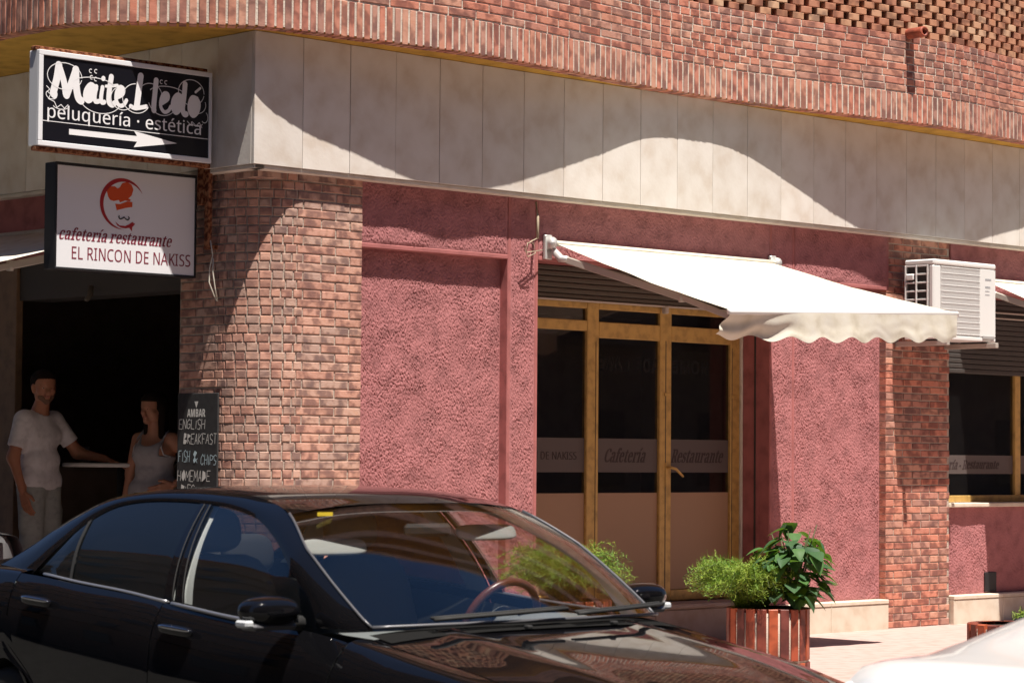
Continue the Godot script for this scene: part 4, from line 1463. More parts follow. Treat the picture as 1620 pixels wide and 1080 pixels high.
func broad_plant(label: String, at: Vector3, seed_: int, count: int, radius: float, height: float):
	var p := thing("broadleaf_plant", label, "plant", at)
	var r := RandomNumberGenerator.new()
	r.seed = seed_
	var shapes := [leaf_mesh(0.25), leaf_mesh(0.5), leaf_mesh(0.1)]
	var st := mb(false)
	for i in 9:
		var a := r.randf() * TAU
		add_tube(st, [Vector3(0, -0.02, 0), Vector3(cos(a) * radius * 0.4, height * 0.5, sin(a) * radius * 0.4), Vector3(cos(a) * radius * 0.8, height * r.randf_range(0.75, 0.95), sin(a) * radius * 0.8)], [0.008, 0.006, 0.003], 5)
	piece(p, "stem", done(st), M.stem)
	for i in count:
		var t := sqrt((i + 0.5) / count)
		var a := i * 2.39996 + r.randf_range(-0.3, 0.3)
		var el := r.randf()
		var q := Vector3(cos(a) * radius * t, height * (0.10 + 0.87 * el * (1.05 - 0.45 * t)), sin(a) * radius * t)
		var out := (Vector3(cos(a), 0.0, sin(a)) + Vector3(r.randf_range(-0.5, 0.5), r.randf_range(-0.75, 0.25), r.randf_range(-0.5, 0.5))).normalized()
		var side := out.cross(Vector3.UP).normalized()
		var up := side.cross(out)
		var s := r.randf_range(0.085, 0.145)
		var b := Basis(side * s * r.randf_range(0.85, 1.05), up * s, out * s)
		if b.determinant() < 0:
			b.x = -b.x
		piece(p, "leaf", shapes[r.randi() % 3], M.leaves[r.randi() % 3], Transform3D(b, q - out * s * 0.3))

func build_planters():
	planter("round brick planter with feathery fern and large-leaved plant", Vector3(2.22, GROUND, 2.52), 3)
	planter("round brick planter seen through the windscreen of the black car", Vector3(1.81, GROUND, 1.16), 8)
	planter("round brick planter beside the white van", Vector3(2.16, GROUND, 4.43), 5)
	var top := GROUND + 0.455
	fern("feathery bright green fern spilling over the planter beside the large-leaved plant", Vector3(2.15, top, 2.44), 21, 300, 0.31, 0.42, Vector3(-0.04, 0, -0.04))
	broad_plant("large-leaved dark green plant in the brick planter by the entrance", Vector3(2.33, top, 2.63), 31, 210, 0.235, 0.58)
	fern("feathery fern in the planter behind the windscreen of the black car", Vector3(1.78, top, 1.13), 22, 230, 0.42, 0.50)
	fern("small fern in the planter beside the white van", Vector3(2.36, top, 4.62), 23, 40, 0.20, 0.13)

# ---------------------------------------------------------------- saloon car
# s metres behind the front end, h above the road, w to the car's right; the node stands on the road 2.5 m behind the nose, facing +z
const WIDE := [0.0, 0.60, 0.15, 0.74, 0.4, 0.83, 0.9, 0.895, 1.5, 0.915, 2.5, 0.925, 3.5, 0.925, 4.2, 0.905, 4.7, 0.85, 4.95, 0.76, 5.04, 0.66]
const BELT := [0.0, 0.60, 0.3, 0.675, 0.56, 0.722, 0.85, 0.786, 1.2, 0.84, 1.55, 0.893, 1.72, 0.913, 2.2, 0.936, 2.68, 0.972, 3.02, 1.0, 3.4, 1.022, 3.7, 1.043, 4.1, 1.055, 4.6, 1.04, 4.95, 1.0, 5.04, 0.93]
const HOODC := [0.2, 0.715, 0.56, 0.80, 0.85, 0.853, 1.2, 0.908, 1.5, 0.945]
const TOPLINE := [1.73, 0.925, 1.84, 1.046, 2.028, 1.169, 2.181, 1.25, 2.37, 1.319, 2.603, 1.357, 2.795, 1.369, 2.965, 1.374, 3.224, 1.370, 3.43, 1.345, 3.569, 1.285, 3.67, 1.21, 3.76, 1.13, 3.85, 1.045]
const RAIL := [1.5, 0.930, 1.70, 1.058, 1.95, 1.213, 2.18, 1.336, 2.34, 1.380, 2.55, 1.410, 2.88, 1.424, 3.26, 1.415, 3.52, 1.382, 3.72, 1.312, 3.87, 1.238, 4.02, 1.155, 4.25, 1.062]
const CROWN := [2.05, 1.375, 2.3, 1.420, 2.5, 1.436, 2.9, 1.444, 3.3, 1.432, 3.6, 1.398, 3.75, 1.372]

func cv(s: float, h: float, w: float) -> Vector3:
	return Vector3(-w, h, 2.5 - s)

func wg(s: float, h: float) -> float:
	var up := maxf(0.0, h - 0.945)
	return 0.852 - 0.34 * up - 0.60 * up * up - 0.112 * clampf((1.95 - s) / 0.45, 0, 1) - 0.06 * clampf((s - 3.6) / 0.6, 0, 1)

func body_w(s: float, h: float) -> float:
	var W := tab(WIDE, s)
	var b := tab(BELT, s)
	return W + tab([0.15, -0.07, 0.24, -0.035, 0.36, -0.006, 0.55, 0.0, 0.72, -0.004, 0.82, -0.016, 0.90, -0.045, 0.945, -0.075], clampf(h + (0.945 - b) * clampf((h - 0.5) / 0.35, 0, 1), 0.15, 0.945))

func side_panel(st: SurfaceTool, sl: Callable, sr: Callable, low: Callable, sg: float, tops: Array, n := 24):
	var rows := []
	for j in 17:
		var v := j / 16.0
		v = 1.0 - pow(1.0 - v, 1.25)
		var row := []
		for i in n + 1:
			var u := float(i) / n
			var s := lerpf(sl.call(0.5), sr.call(0.5), u)
			var h := 0.0
			for it in 3:
				h = lerpf(low.call(s), tab(BELT, s), v)
				s = lerpf(sl.call(h), sr.call(h), u)
			row.append(cv(s, h, sg * body_w(s, h)))
		rows.append(row)
	for t in tops:
		var row := []
		for i in n + 1:
			var u := float(i) / n
			var s: float = lerpf(sl.call(0.9), sr.call(0.9), u)
			row.append(cv(s, tab(BELT, s) + t[1], sg * (tab(WIDE, s) - 0.075 - t[0])))
		rows.append(row)
	if sg < 0:
		rows.reverse()
	grid(st, rows)

func car_pane(st: SurfaceTool, l: Array, r: Array, sg: float, n := 14, deep := 0.0):
	# l, r: [s at the belt, s at the top]
	var rows := []
	for j in 9:
		var v := j / 8.0
		var row := []
		for i in n + 1:
			var u := float(i) / n
			var s := lerpf(lerpf(l[0], l[1], v), lerpf(r[0], r[1], v), u)
			var h := lerpf(tab(BELT, s) + 0.004, maxf(tab(TOPLINE, s), tab(BELT, s) + 0.006), v)
			row.append(cv(s, h, sg * (wg(s, h) + 0.012 * sin(PI * v) - 0.004 - deep)))
		rows.append(row)
	if sg < 0:
		rows.reverse()
	grid(st, rows)

func side_frame(sg: float, inset := 0.0, far := 1.0) -> ArrayMesh:
	# the roof rail and pillars between the window line and the roof edge
	var pairs := [[1.73, 0.925, 1.5, 0.930], [1.84, 1.046, 1.66, 1.034], [2.028, 1.169, 1.86, 1.16], [2.181, 1.25, 2.05, 1.268], [2.37, 1.319, 2.25, 1.358], [2.603, 1.357, 2.5, 1.405], [2.795, 1.369, 2.75, 1.42], [2.965, 1.374, 2.965, 1.424], [3.224, 1.37, 3.26, 1.415], [3.43, 1.345, 3.52, 1.382], [3.569, 1.285, 3.72, 1.312], [3.67, 1.21, 3.87, 1.238], [3.76, 1.13, 4.02, 1.155], [3.85, 1.045, 4.25, 1.062]]
	var tabs := [[], [], [], []]
	for i in pairs.size():
		for k in 4:
			tabs[k].append(float(i))
			tabs[k].append(pairs[i][k])
	var rows := []
	for j in 6:
		var v := far * j / 5.0
		var row := []
		for i in 66:
			var x := i * 13.0 / 65.0
			var s := lerpf(tab(tabs[0], x), tab(tabs[2], x), v)
			var h := lerpf(tab(tabs[1], x), tab(tabs[3], x), v)
			var round_ := 0.012 * sin(PI * v) - 0.012 * v * v
			row.append(cv(s, h, sg * (wg(s, h) + round_ - inset)))
		rows.append(row)
	if sg < 0:
		rows.reverse()
	return grid_mesh(rows)

func rail_w(s: float) -> float:
	return wg(s, tab(RAIL, s)) - 0.012

func roof_mesh(drop := 0.0, shrink := 0.0) -> ArrayMesh:
	var rows := []
	for i in 31:
		var row := []
		for j in 25:
			var u := (j / 24.0) * 2.0 - 1.0
			var s := lerpf(2.19 - 0.10 * (1 - u * u), 3.60 + 0.10 * (1 - u * u), i / 30.0)
			var e := tab(RAIL, clampf(s, 2.18, 3.62))
			var h := e + (tab(CROWN, s) - e) * (1.0 - pow(absf(u), 2.6))
			row.append(cv(s, h - drop, u * (rail_w(clampf(s, 2.18, 3.62)) - shrink)))
		rows.append(row)
	return grid_mesh(rows)

func screen_mesh(front: bool, deep := 0.0) -> ArrayMesh:
	var rows := []
	for i in 19:
		var v := i / 18.0
		var row := []
		for j in 25:
			var u := (j / 24.0) * 2.0 - 1.0
			var es := lerpf(1.5, 2.19, v) if front else lerpf(4.22, 3.60, v)
			var eh := tab(RAIL, es)
			var cs := lerpf(1.33, 2.09, v) if front else lerpf(4.38, 3.70, v)
			var ch := lerpf(0.950, tab(CROWN, 2.09), v) + 0.022 * sin(PI * v) if front else lerpf(1.075, tab(CROWN, 3.70), v) + 0.015 * sin(PI * v)
			var k := 1.0 - u * u
			row.append(cv(lerpf(es, cs, k), lerpf(eh, ch, 1.0 - pow(absf(u), 2.4)) - deep, u * (rail_w(es) + 0.002)))
		rows.append(row)
	return grid_mesh(rows)

func ellipsoid(st: SurfaceTool, c: Vector3, r: Vector3, power := 2.0, n := 18):
	var rows := []
	for i in n + 1:
		var a := -PI / 2 + PI * i / n
		var row := []
		for j in 2 * n + 1:
			var b := TAU * j / (2 * n)
			var e := 2.0 / power
			var f := func(x: float) -> float: return signf(x) * pow(absf(x), e)
			row.append(c + Vector3(r.x * f.call(cos(a)) * f.call(cos(b)), r.y * f.call(sin(a)), r.z * f.call(cos(a)) * f.call(sin(b))))
		rows.append(row)
	grid(st, rows)

func seat(parent: Node, called: String, at: Vector3, wid: float):
	var q := holder(parent, called, at)
	var st := mb(false)
	ellipsoid(st, Vector3(0, 0.36, 0.06), Vector3(wid, 0.11, 0.28), 4.0, 10)
	piece(q, "cushion", done(st), M.leather)
	st = mb(false)
	ellipsoid(st, Vector3.ZERO, Vector3(wid * 0.96, 0.34, 0.085), 4.0, 10)
	piece(q, "backrest", done(st), M.leather, Transform3D(Basis(Vector3.RIGHT, -0.30), Vector3(0, 0.70, -0.28)))
	st = mb(false)
	ellipsoid(st, Vector3.ZERO, Vector3(0.14, 0.095, 0.05), 3.0, 10)
	piece(q, "headrest", done(st), M.leather, Transform3D(Basis(Vector3.RIGHT, -0.2), Vector3(0, 1.13, -0.42)))

func make_saloon(label: String, paint: Material, at: Vector3, turn: float) -> Node3D:
	var c := thing("saloon_car", label, "car", at, turn)
	var f_axle := 0.87
	var r_axle := 3.835
	var arch := func(ax: float) -> Callable:
		return func(s: float) -> float:
			var d := 0.36 * 0.36 - (s - ax) * (s - ax)
			return maxf(0.20, 0.325 + sqrt(d)) if d > 0 else 0.20
	var b1 := func(h: float) -> float: return 1.50 + clampf((0.9 - h) * 0.28, 0, 0.09)
	var b2 := func(_h: float) -> float: return 2.712
	var b3 := func(h: float) -> float: return 3.85 if h > 0.86 else lerpf(3.835 - sqrt(maxf(0.0, 0.44 * 0.44 - pow(minf(h, 0.74) - 0.325, 2.0))), 3.85, clampf((h - 0.58) / 0.28, 0, 1))
	for sg in [1.0, -1.0]:
		var st := mb(false)
		side_panel(st, func(_h): return 0.34, func(h): return b1.call(h) - 0.003, arch.call(f_axle), sg, [[0.03, 0.010], [0.075, 0.014]], 44)
		piece(c, "front_wing", done(st), paint)
		st = mb(false)
		side_panel(st, func(h): return b1.call(h) + 0.003, func(h): return b2.call(h) - 0.0025, func(_s): return 0.2, sg, [])
		var d := piece(c, "front_door", done(st), paint)
		st = mb(false)
		side_panel(st, func(h): return b2.call(h) + 0.0025, func(h): return b3.call(h) - 0.003, func(_s): return 0.2, sg, [])
		var d2 := piece(c, "rear_door", done(st), paint)
		st = mb(false)
		side_panel(st, func(h): return b3.call(h) + 0.003, func(_h): return 4.80, arch.call(r_axle), sg, [[0.05, 0.012], [0.12, 0.018]], 40)
		piece(c, "rear_wing", done(st), paint)
		# dark gap behind the panels
		for q in [[b1, 0.885], [b2, 0.9], [b3, 0.9]]:
			st = mb(false)
			var rows := []
			for off in [-0.02, 0.02]:
				var row := []
				for k in 13:
					var h := lerpf(0.22, 0.95, k / 12.0)
					var s: float = q[0].call(h)
					row.append(cv(s + off, minf(h, tab(BELT, s) - 0.004), sg * (body_w(s, h) - 0.014)))
				rows.append(row)
			grid(st, rows)
			piece(c, "door_gap", done(st), M.rubber)
		# handles
		for q in [[d, 2.525, 0.878], [d2, 3.59, 0.943]]:
			var hw := body_w(q[1], q[2])
			var h := holder(q[0], "handle", cv(q[1], q[2], sg * hw))
			st = mb(false)
			ellipsoid(st, Vector3(-sg * 0.022, 0, 0), Vector3(0.014, 0.020, 0.118), 3.5, 10)
			piece(h, "grip", done(st), paint, Transform3D(Basis(Vector3.RIGHT, 0.045), Vector3.ZERO))
			st = mb(false)
			ellipsoid(st, Vector3(-sg * 0.030, 0.008, 0), Vector3(0.010, 0.008, 0.112), 3.0, 10)
			piece(h, "chrome_strip", done(st), M.chrome, Transform3D(Basis(Vector3.RIGHT, 0.045), Vector3.ZERO))
		# belt moulding
		for q in [[1.95, 2.66], [2.70, 3.72]]:
			var pts := []
			for k in 13:
				var s := lerpf(q[0], q[1], k / 12.0)
				pts.append(cv(s, tab(BELT, s) + 0.004, sg * (wg(s, tab(BELT, s)) + 0.004)))
			piece(c, "belt_moulding", tube_mesh(pts, 0.009, 6), M.satin)
		# glass
		st = mb(false)
		car_pane(st, [1.745, 1.90], [2.572, 2.742], sg, 18)
		car_pane(st, [1.745, 1.90], [2.572, 2.742], sg, 18, 0.005)
		piece(c, "front_side_window", done(st), M.car_side_glass)
		st = mb(false)
		car_pane(st, [2.735, 2.832], [3.472, 3.566], sg, 16)
		car_pane(st, [2.735, 2.832], [3.472, 3.566], sg, 16, 0.005)
		piece(c, "rear_side_window", done(st), M.car_tint)
		st = mb(false)
		car_pane(st, [3.49, 3.578], [3.835, 3.63], sg, 8)
		piece(c, "quarter_window", done(st), M.car_tint)
		# pillars
		st = mb(false)
		car_pane(st, [2.574, 2.744], [2.650, 2.785], sg, 4)
		piece(c, "window_pillar", done(st), M.car_black, Transform3D(Basis(), Vector3(-sg * 0.004, 0, 0)))
		st = mb(false)
		car_pane(st, [2.657, 2.79], [2.733, 2.831], sg, 4)
		piece(c, "window_pillar", done(st), M.car_black, Transform3D(Basis(), Vector3(-sg * 0.004, 0, 0)))
		st = mb(false)
		car_pane(st, [3.468, 3.562], [3.492, 3.58], sg, 3)
		piece(c, "window_bar", done(st), M.rubber, Transform3D(Basis(), Vector3(-sg * 0.006, 0, 0)))
		for q in [[2.574, 2.744], [2.653, 2.7875], [1.747, 1.9]]:
			var pts := []
			for k in 11:
				var v := k / 10.0
				var s := lerpf(q[0], q[1], v)
				var h := lerpf(tab(BELT, s), tab(TOPLINE, s), v)
				pts.append(cv(s, h, sg * (wg(s, h) + 0.012 * sin(PI * v) + 0.008)))
			if q[0] > 2.0:
				piece(c, "pillar_bead", tube_mesh(pts, 0.0022, 5), M.rubber)
		piece(c, "side_frame", side_frame(sg), paint)
		piece(c, "pillar_trim", side_frame(sg, 0.045, 0.6), M.trim_grey)
		st = mb(false)
		car_pane(st, [2.60, 2.76], [2.76, 2.86], sg, 4)
		piece(c, "belt_pillar_trim", done(st), M.trim_grey, Transform3D(Basis(), Vector3(sg * 0.05, 0, 0)))
		# inner door lining
		var rows := []
		for h in [0.3, 0.6, 0.86]:
			var row := []
			for k in 21:
				var s := lerpf(1.5, 3.9, k / 20.0)
				row.append(cv(s, h * tab(BELT, s) / 0.9, sg * (body_w(s, 0.6) - 0.09)))
			rows.append(row)
		piece(c, "door_lining", grid_mesh(rows), M.dash)
		# mirror
		var mi := holder(c, "wing_mirror", cv(1.80, 0.985, sg * (0.985 if sg > 0 else 0.945)))
		st = mb(false)
		ellipsoid(st, Vector3(0, 0.008, 0), Vector3(0.122, 0.055, 0.08), 2.4, 14)
		piece(mi, "housing", done(st), paint, Transform3D(Basis(Vector3.UP, -sg * 0.15), Vector3.ZERO))
		piece(mi, "base_strip", box_mesh(Vector3(-0.10, -0.062, -0.055), Vector3(0.10, -0.034, 0.05), 0.012), M.bead)
		piece(mi, "indicator", box_mesh(Vector3(-sg * 0.115 - 0.02, -0.05, -0.03), Vector3(-sg * 0.115 + 0.02, -0.022, 0.045), 0.008), M.lamp_clear)
		piece(mi, "stalk", tube_mesh([Vector3(sg * 0.06, -0.03, 0), Vector3(sg * 0.15, -0.045, 0)], 0.03, 8), M.rubber)
		# lights
		st = mb(false)
		ellipsoid(st, cv(0.20, 0.60, sg * 0.62), Vector3(0.17, 0.095, 0.10), 2.6, 12)
		piece(c, "headlight", done(st), M.lamp_clear)
		st = mb(false)
		ellipsoid(st, cv(4.87, 0.72, sg * 0.66), Vector3(0.17, 0.085, 0.12), 3.0, 12)
		piece(c, "tail_light", done(st), M.lamp_red)
		# wheels
		for ax in [f_axle, r_axle]:
			var wl := holder(c, "wheel", cv(ax, 0.325, sg * 0.80))
			st = mb(false)
			var ring := []
			for q in [[0.10, 0.20], [0.115, 0.235], [0.11, 0.29], [0.085, 0.322], [0.0, 0.325], [-0.085, 0.322], [-0.11, 0.29], [-0.115, 0.22]]:
				var row := []
				for k in 41:
					row.append(Vector3(-sg * q[0], sin(TAU * k / 40) * q[1], cos(TAU * k / 40) * q[1]))
				ring.append(row)
			grid(st, ring)
			piece(wl, "tyre", done(st), M.rubber)
			st = mb(false)
			ring = []
			for q in [[0.098, 0.222], [0.09, 0.205], [0.07, 0.19], [0.02, 0.18], [0.02, 0.0]]:
				var row := []
				for k in 41:
					row.append(Vector3(-sg * q[0], sin(TAU * k / 40) * q[1], cos(TAU * k / 40) * q[1]))
				ring.append(row)
			grid(st, ring)
			piece(wl, "rim", done(st), M.satin)
			for k in 7:
				var sp := mb()
				add_box(sp, Vector3(-0.02, -0.026, 0.03), Vector3(0.02, 0.026, 0.205), 0.008, Transform3D(Basis(Vector3.RIGHT, TAU * k / 7), Vector3(-sg * 0.07, 0, 0)))
				piece(wl, "spoke", done(sp), M.satin)
			var liner := mb(false)
			ring = []
			for x in [0.12, -0.18]:
				var row := []
				for k in 17:
					var a := PI * k / 16 - 0.0
					row.append(cv(ax, 0.325, sg * 0.76) + Vector3(-sg * x, sin(a) * 0.365, cos(a) * 0.365))
				ring.append(row)
			grid(liner, ring)
			piece(c, "wheel_liner", done(liner), M.rubber)
	# bonnet, boot lid
	var rows := []
	for i in 25:
		var s := lerpf(0.30, 1.46, i / 24.0)
		var row := []
		for j in 33:
			var u := (j / 32.0) * 2 - 1
			var e := tab(BELT, s) + 0.016
			var ss := s - 0.12 * (1 - u * u) * (1.0 - i / 24.0) - 0.10 * (1 - u * u) * i / 24.0
			var hc := tab(HOODC, ss)
			var k := 1.0 - pow(absf(u), 2.3)
			var crease := 0.010 * exp(-pow((absf(u) - 0.62) / 0.10, 2.0))
			row.append(cv(ss, lerpf(e, hc, k) + crease, u * (tab(WIDE, s) - 0.155)))
		rows.append(row)
	piece(c, "bonnet", grid_mesh(rows), paint)
	rows = []
	for i in 15:
		var s := lerpf(4.27, 4.93, i / 14.0)
		var row := []
		for j in 25:
			var u := (j / 24.0) * 2 - 1
			var e := tab(BELT, s) + 0.018
			var ss := s + 0.10 * (1 - u * u)
			row.append(cv(ss, e + (0.025 + 0.02 * (1.0 - i / 14.0)) * (1.0 - pow(absf(u), 2.4)) - 0.03 * pow(i / 14.0, 3.0), u * (tab(WIDE, s) - 0.195)))
		rows.append(row)
	piece(c, "boot_lid", grid_mesh(rows), paint)
	# nose and tail
	for e in 2:
		rows = []
		for q in [[0.20, 0.06], [0.30, 0.0], [0.45, -0.01], [0.56, 0.02], [0.64, 0.07], [0.70, 0.16]] if e == 0 else [[0.22, 0.06], [0.35, 0.0], [0.52, 0.0], [0.60, 0.03], [0.85, 0.06], [0.98, 0.09], [1.03, 0.14]]:
			var row := []
			for j in 33:
				var u := (j / 32.0) * 2 - 1
				var s: float = q[1] + 0.33 * pow(absf(u), 3.2)
				var w := u * (tab(WIDE, 0.36) if e == 0 else tab(WIDE, 4.78)) * (1.0 - 0.1 * clampf((q[0] - 0.6) * 2.0, 0, 1))
				row.append(cv(s if e == 0 else 5.04 - s * 0.8, q[0], w))
			rows.append(row)
		piece(c, "front_bumper" if e == 0 else "rear_bumper", grid_mesh(rows), paint)
	var gr := holder(c, "grille")
	for k in 6:
		piece(gr, "grille_bar", box_mesh(cv(0.10, 0.49 + k * 0.03, 0.24), cv(0.02, 0.505 + k * 0.03, -0.24), 0.004), M.chrome)
	piece(c, "number_plate", box_mesh(cv(-0.018, 0.34, 0.26), cv(-0.008, 0.45, -0.26)), M.print_white)
	# roof and screens
	piece(c, "roof", roof_mesh(), paint)
	piece(c, "headliner", roof_mesh(0.035, 0.03), M.headliner)
	var ws := screen_mesh(true)
	var both := SurfaceTool.new()
	both.append_from(ws, 0, Transform3D.IDENTITY)
	both.append_from(screen_mesh(true, 0.006), 0, Transform3D.IDENTITY)
	piece(c, "windscreen", both.commit(), M.car_glass)
	piece(c, "rear_screen", screen_mesh(false), M.car_tint)
	var pts := []
	for k in 25:
		var u := k / 12.0 - 1.0
		pts.append(cv(1.495 - 0.17 * (1 - u * u), 0.938 + 0.012 * (1 - u * u), u * 0.735))
	piece(c, "windscreen_seal", tube_mesh(pts, 0.008, 6), M.bead)
	for sg in [1.0, -1.0]:
		pts = []
		for k in 15:
			var s := lerpf(1.5, 2.19, k / 14.0)
			pts.append(cv(s, tab(RAIL, s) + 0.003, sg * rail_w(s)))
		piece(c, "screen_pillar_bead", tube_mesh(pts, 0.006, 6), M.bead)
		# wipers
		var wp := holder(c, "wiper")
		var w0 := 0.55 if sg > 0 else -0.10
		var dir := -1.0
		var arm := []
		var blade := []
		for k in 9:
			var t := k / 8.0
			var w := w0 + dir * t * 0.62
			var u := w / 0.77
			arm.append(cv(1.44 - 0.165 * (1 - u * u) + 0.03 * t, 0.962 + 0.012 * (1 - u * u) + 0.018 * t, w))
			blade.append(arm[-1] + Vector3(0, 0.006, -0.02))
		piece(wp, "wiper_arm", tube_mesh(arm, 0.008, 6), M.rubber)
		piece(wp, "wiper_blade", tube_mesh(blade, 0.006, 5), M.rubber)
		piece(c, "washer_jet", box_mesh(cv(1.22, 0.93, sg * 0.22 + 0.012), cv(1.19, 0.945, sg * 0.22 - 0.012), 0.004), M.rubber)
		# sun visor folded down against the screen
		var vs := mb(false)
		ellipsoid(vs, Vector3.ZERO, Vector3(0.165, 0.036, 0.010), 4.0, 10)
		piece(c, "sun_visor", done(vs), M.visor, Transform3D(Basis(Vector3.RIGHT, -0.5), cv(2.18, 1.208 if sg > 0 else 1.256, sg * 0.40)))
	piece(c, "windscreen_sticker", box_mesh(cv(2.085, 1.335, 0.555), cv(2.082, 1.350, 0.48)), M.yellow)
	piece(c, "rear_view_mirror", box_mesh(cv(2.10, 1.245, 0.12), cv(2.06, 1.30, -0.12), 0.015), M.rubber)
	rows = []
	for sb in [1.50, 1.455, 1.41, 1.365]:
		var row := []
		for j in 33:
			var u := (j / 32.0) * 2 - 1
			var ss: float = sb - 0.10 * (1 - u * u)
			row.append(cv(ss, lerpf(tab(BELT, sb) + 0.016, tab(HOODC, ss), 1.0 - pow(absf(u), 2.3)) + 0.008, u * 0.745))
		rows.append(row)
	piece(c, "cowl", grid_mesh(rows), M.cowl)
	# cabin
	var ds := mb(false)
	rows = []
	for q in [[1.40, 0.905], [1.62, 0.925], [1.80, 0.915], [1.92, 0.86], [1.95, 0.7], [1.85, 0.45]]:
		var row := []
		for j in 17:
			var u := j / 8.0 - 1.0
			row.append(cv(q[0] + 0.16 * u * u * clampf((1.9 - q[0]) / 0.4, 0, 1), q[1] - 0.02 + (0.045 * exp(-pow((u + 0.48) / 0.28, 2.0)) if q[0] > 1.5 and q[0] < 1.93 else 0.0), u * (0.66 if q[0] < 1.5 else 0.74)))
		rows.append(row)
	grid(ds, rows)
	piece(c, "dashboard", done(ds), M.dash)
	var sw := holder(c, "steering_wheel", cv(2.05, 0.885, -0.37))
	sw.transform = Transform3D(Basis(Vector3.RIGHT, -1.15), sw.position)
	var tr := []
	for k in 33:
		tr.append(Vector3(cos(TAU * k / 32) * 0.19, 0, sin(TAU * k / 32) * 0.19))
	piece(sw, "rim", tube_mesh(tr, 0.017, 10), M.wood_rim)
	piece(sw, "hub", tube_mesh([Vector3(0, -0.06, 0), Vector3(0, 0.01, 0)], [0.07, 0.075], 16), M.dash)
	piece(sw, "cross_spoke", box_mesh(Vector3(-0.18, -0.015, -0.025), Vector3(0.18, 0.0, 0.03), 0.006), M.dash)
	seat(c, "front_seat", cv(2.66, 0.12, 0.37), 0.26)
	seat(c, "front_seat", cv(2.66, 0.12, -0.37), 0.26)
	seat(c, "rear_seat", cv(3.42, -0.02, 0.35), 0.32)
	seat(c, "rear_seat", cv(3.42, -0.02, -0.35), 0.32)
	piece(c, "cabin_floor", box_mesh(cv(4.6, 0.19, 0.84), cv(1.0, 0.23, -0.84)), M.rubber)
	piece(c, "parcel_shelf", box_mesh(cv(4.35, 0.96, 0.72), cv(3.75, 0.985, -0.72)), M.dash)
	piece(c, "engine_bay", box_mesh(cv(1.35, 0.3, 0.45), cv(0.35, 0.6, -0.45)), M.rubber)
	return c

# ---------------------------------------------------------------- white van
func make_van():
	var v := thing("white_van", "white van with sunlit bonnet beside the brick planter", "van", Vector3(-4.59, ROAD + 0.012, 8.45))
	# side profile in x (to the rear) and y; lofted across z with rounded shoulders
	var prof := [[0.05, 0.30], [0.0, 0.45], [-0.01, 0.70], [0.015, 0.86], [0.06, 0.945], [0.12, 0.982], [0.22, 0.995], [0.42, 1.0], [0.62, 1.034], [0.82, 1.075], [1.05, 1.12]]
	var st := mb(false)
	var rows := []
	for j in 21:
		var u := j / 20.0 * 2 - 1
		var rnd := 1.0 - pow(absf(u), 8.0)
		var row := []
		for q in prof:
			row.append(Vector3(q[0] + 0.10 * pow(absf(u), 6.0), lerpf(0.32, q[1], 0.965 + 0.035 * rnd), 0.85 + u * 0.85))
		rows.append(row)
	grid(st, rows)
	piece(v, "bonnet", done(st), M.car_white)
	piece(v, "front_bumper", box_mesh(Vector3(-0.08, 0.22, 0.03), Vector3(0.3, 0.48, 1.67), 0.05), M.rubber)
	piece(v, "wing", box_mesh(Vector3(0.12, 0.30, 0.006), Vector3(1.05, 0.92, 0.03), 0.008), M.car_white)
	piece(v, "wing", box_mesh(Vector3(0.12, 0.30, 1.67), Vector3(1.05, 0.92, 1.694), 0.008), M.car_white)
	piece(v, "windscreen", grid_mesh([[Vector3(1.02, 1.12, 0.06), Vector3(0.98, 1.14, 0.85), Vector3(1.02, 1.12, 1.64)], [Vector3(1.55, 1.78, 0.14), Vector3(1.52, 1.80, 0.85), Vector3(1.55, 1.78, 1.56)]]), M.window_glass)
	piece(v, "body", box_mesh(Vector3(1.56, 0.28, 0.02), Vector3(4.3, 1.92, 1.68), 0.09), M.car_white)
	piece(v, "cab", box_mesh(Vector3(1.04, 0.28, 0.03), Vector3(1.57, 1.10, 1.67), 0.02), M.car_white)
	for z in [0.05, 1.65]:
		piece(v, "side_window", grid_mesh([[Vector3(1.12, 1.13, z), Vector3(1.56, 1.13, z)], [Vector3(1.5, 1.7, z + (0.06 if z < 1 else -0.06)), Vector3(1.56, 1.7, z + (0.06 if z < 1 else -0.06))]]), M.window_glass)
		for x in [0.72, 3.5]:
			var w := holder(v, "wheel", Vector3(x, 0.31, z))
			piece(w, "tyre", tube_mesh([Vector3(0, 0, -0.1), Vector3(0, 0, -0.08), Vector3(0, 0, 0.08), Vector3(0, 0, 0.1)], [0.28, 0.31, 0.31, 0.28], 32), M.rubber)
			piece(w, "rim", tube_mesh([Vector3(0, 0, -0.105), Vector3(0, 0, 0.105)], 0.2, 24), M.satin)
		var hl := mb(false)
		ellipsoid(hl, Vector3(0.05, 0.74, 0.25 if z < 1 else 1.45), Vector3(0.08, 0.10, 0.16), 2.6, 10)
		piece(v, "headlight", done(hl), M.lamp_clear)

func build_cars():
	make_saloon("glossy black saloon car parked in front of the cafe", M.car_black, Vector3(-3.315, ROAD, 4.99), -0.0524)
	make_saloon("silver saloon car behind the black one, only its boot showing", M.car_silver, Vector3(-1.86, ROAD, -3.36), PI + 0.02)
	make_van()

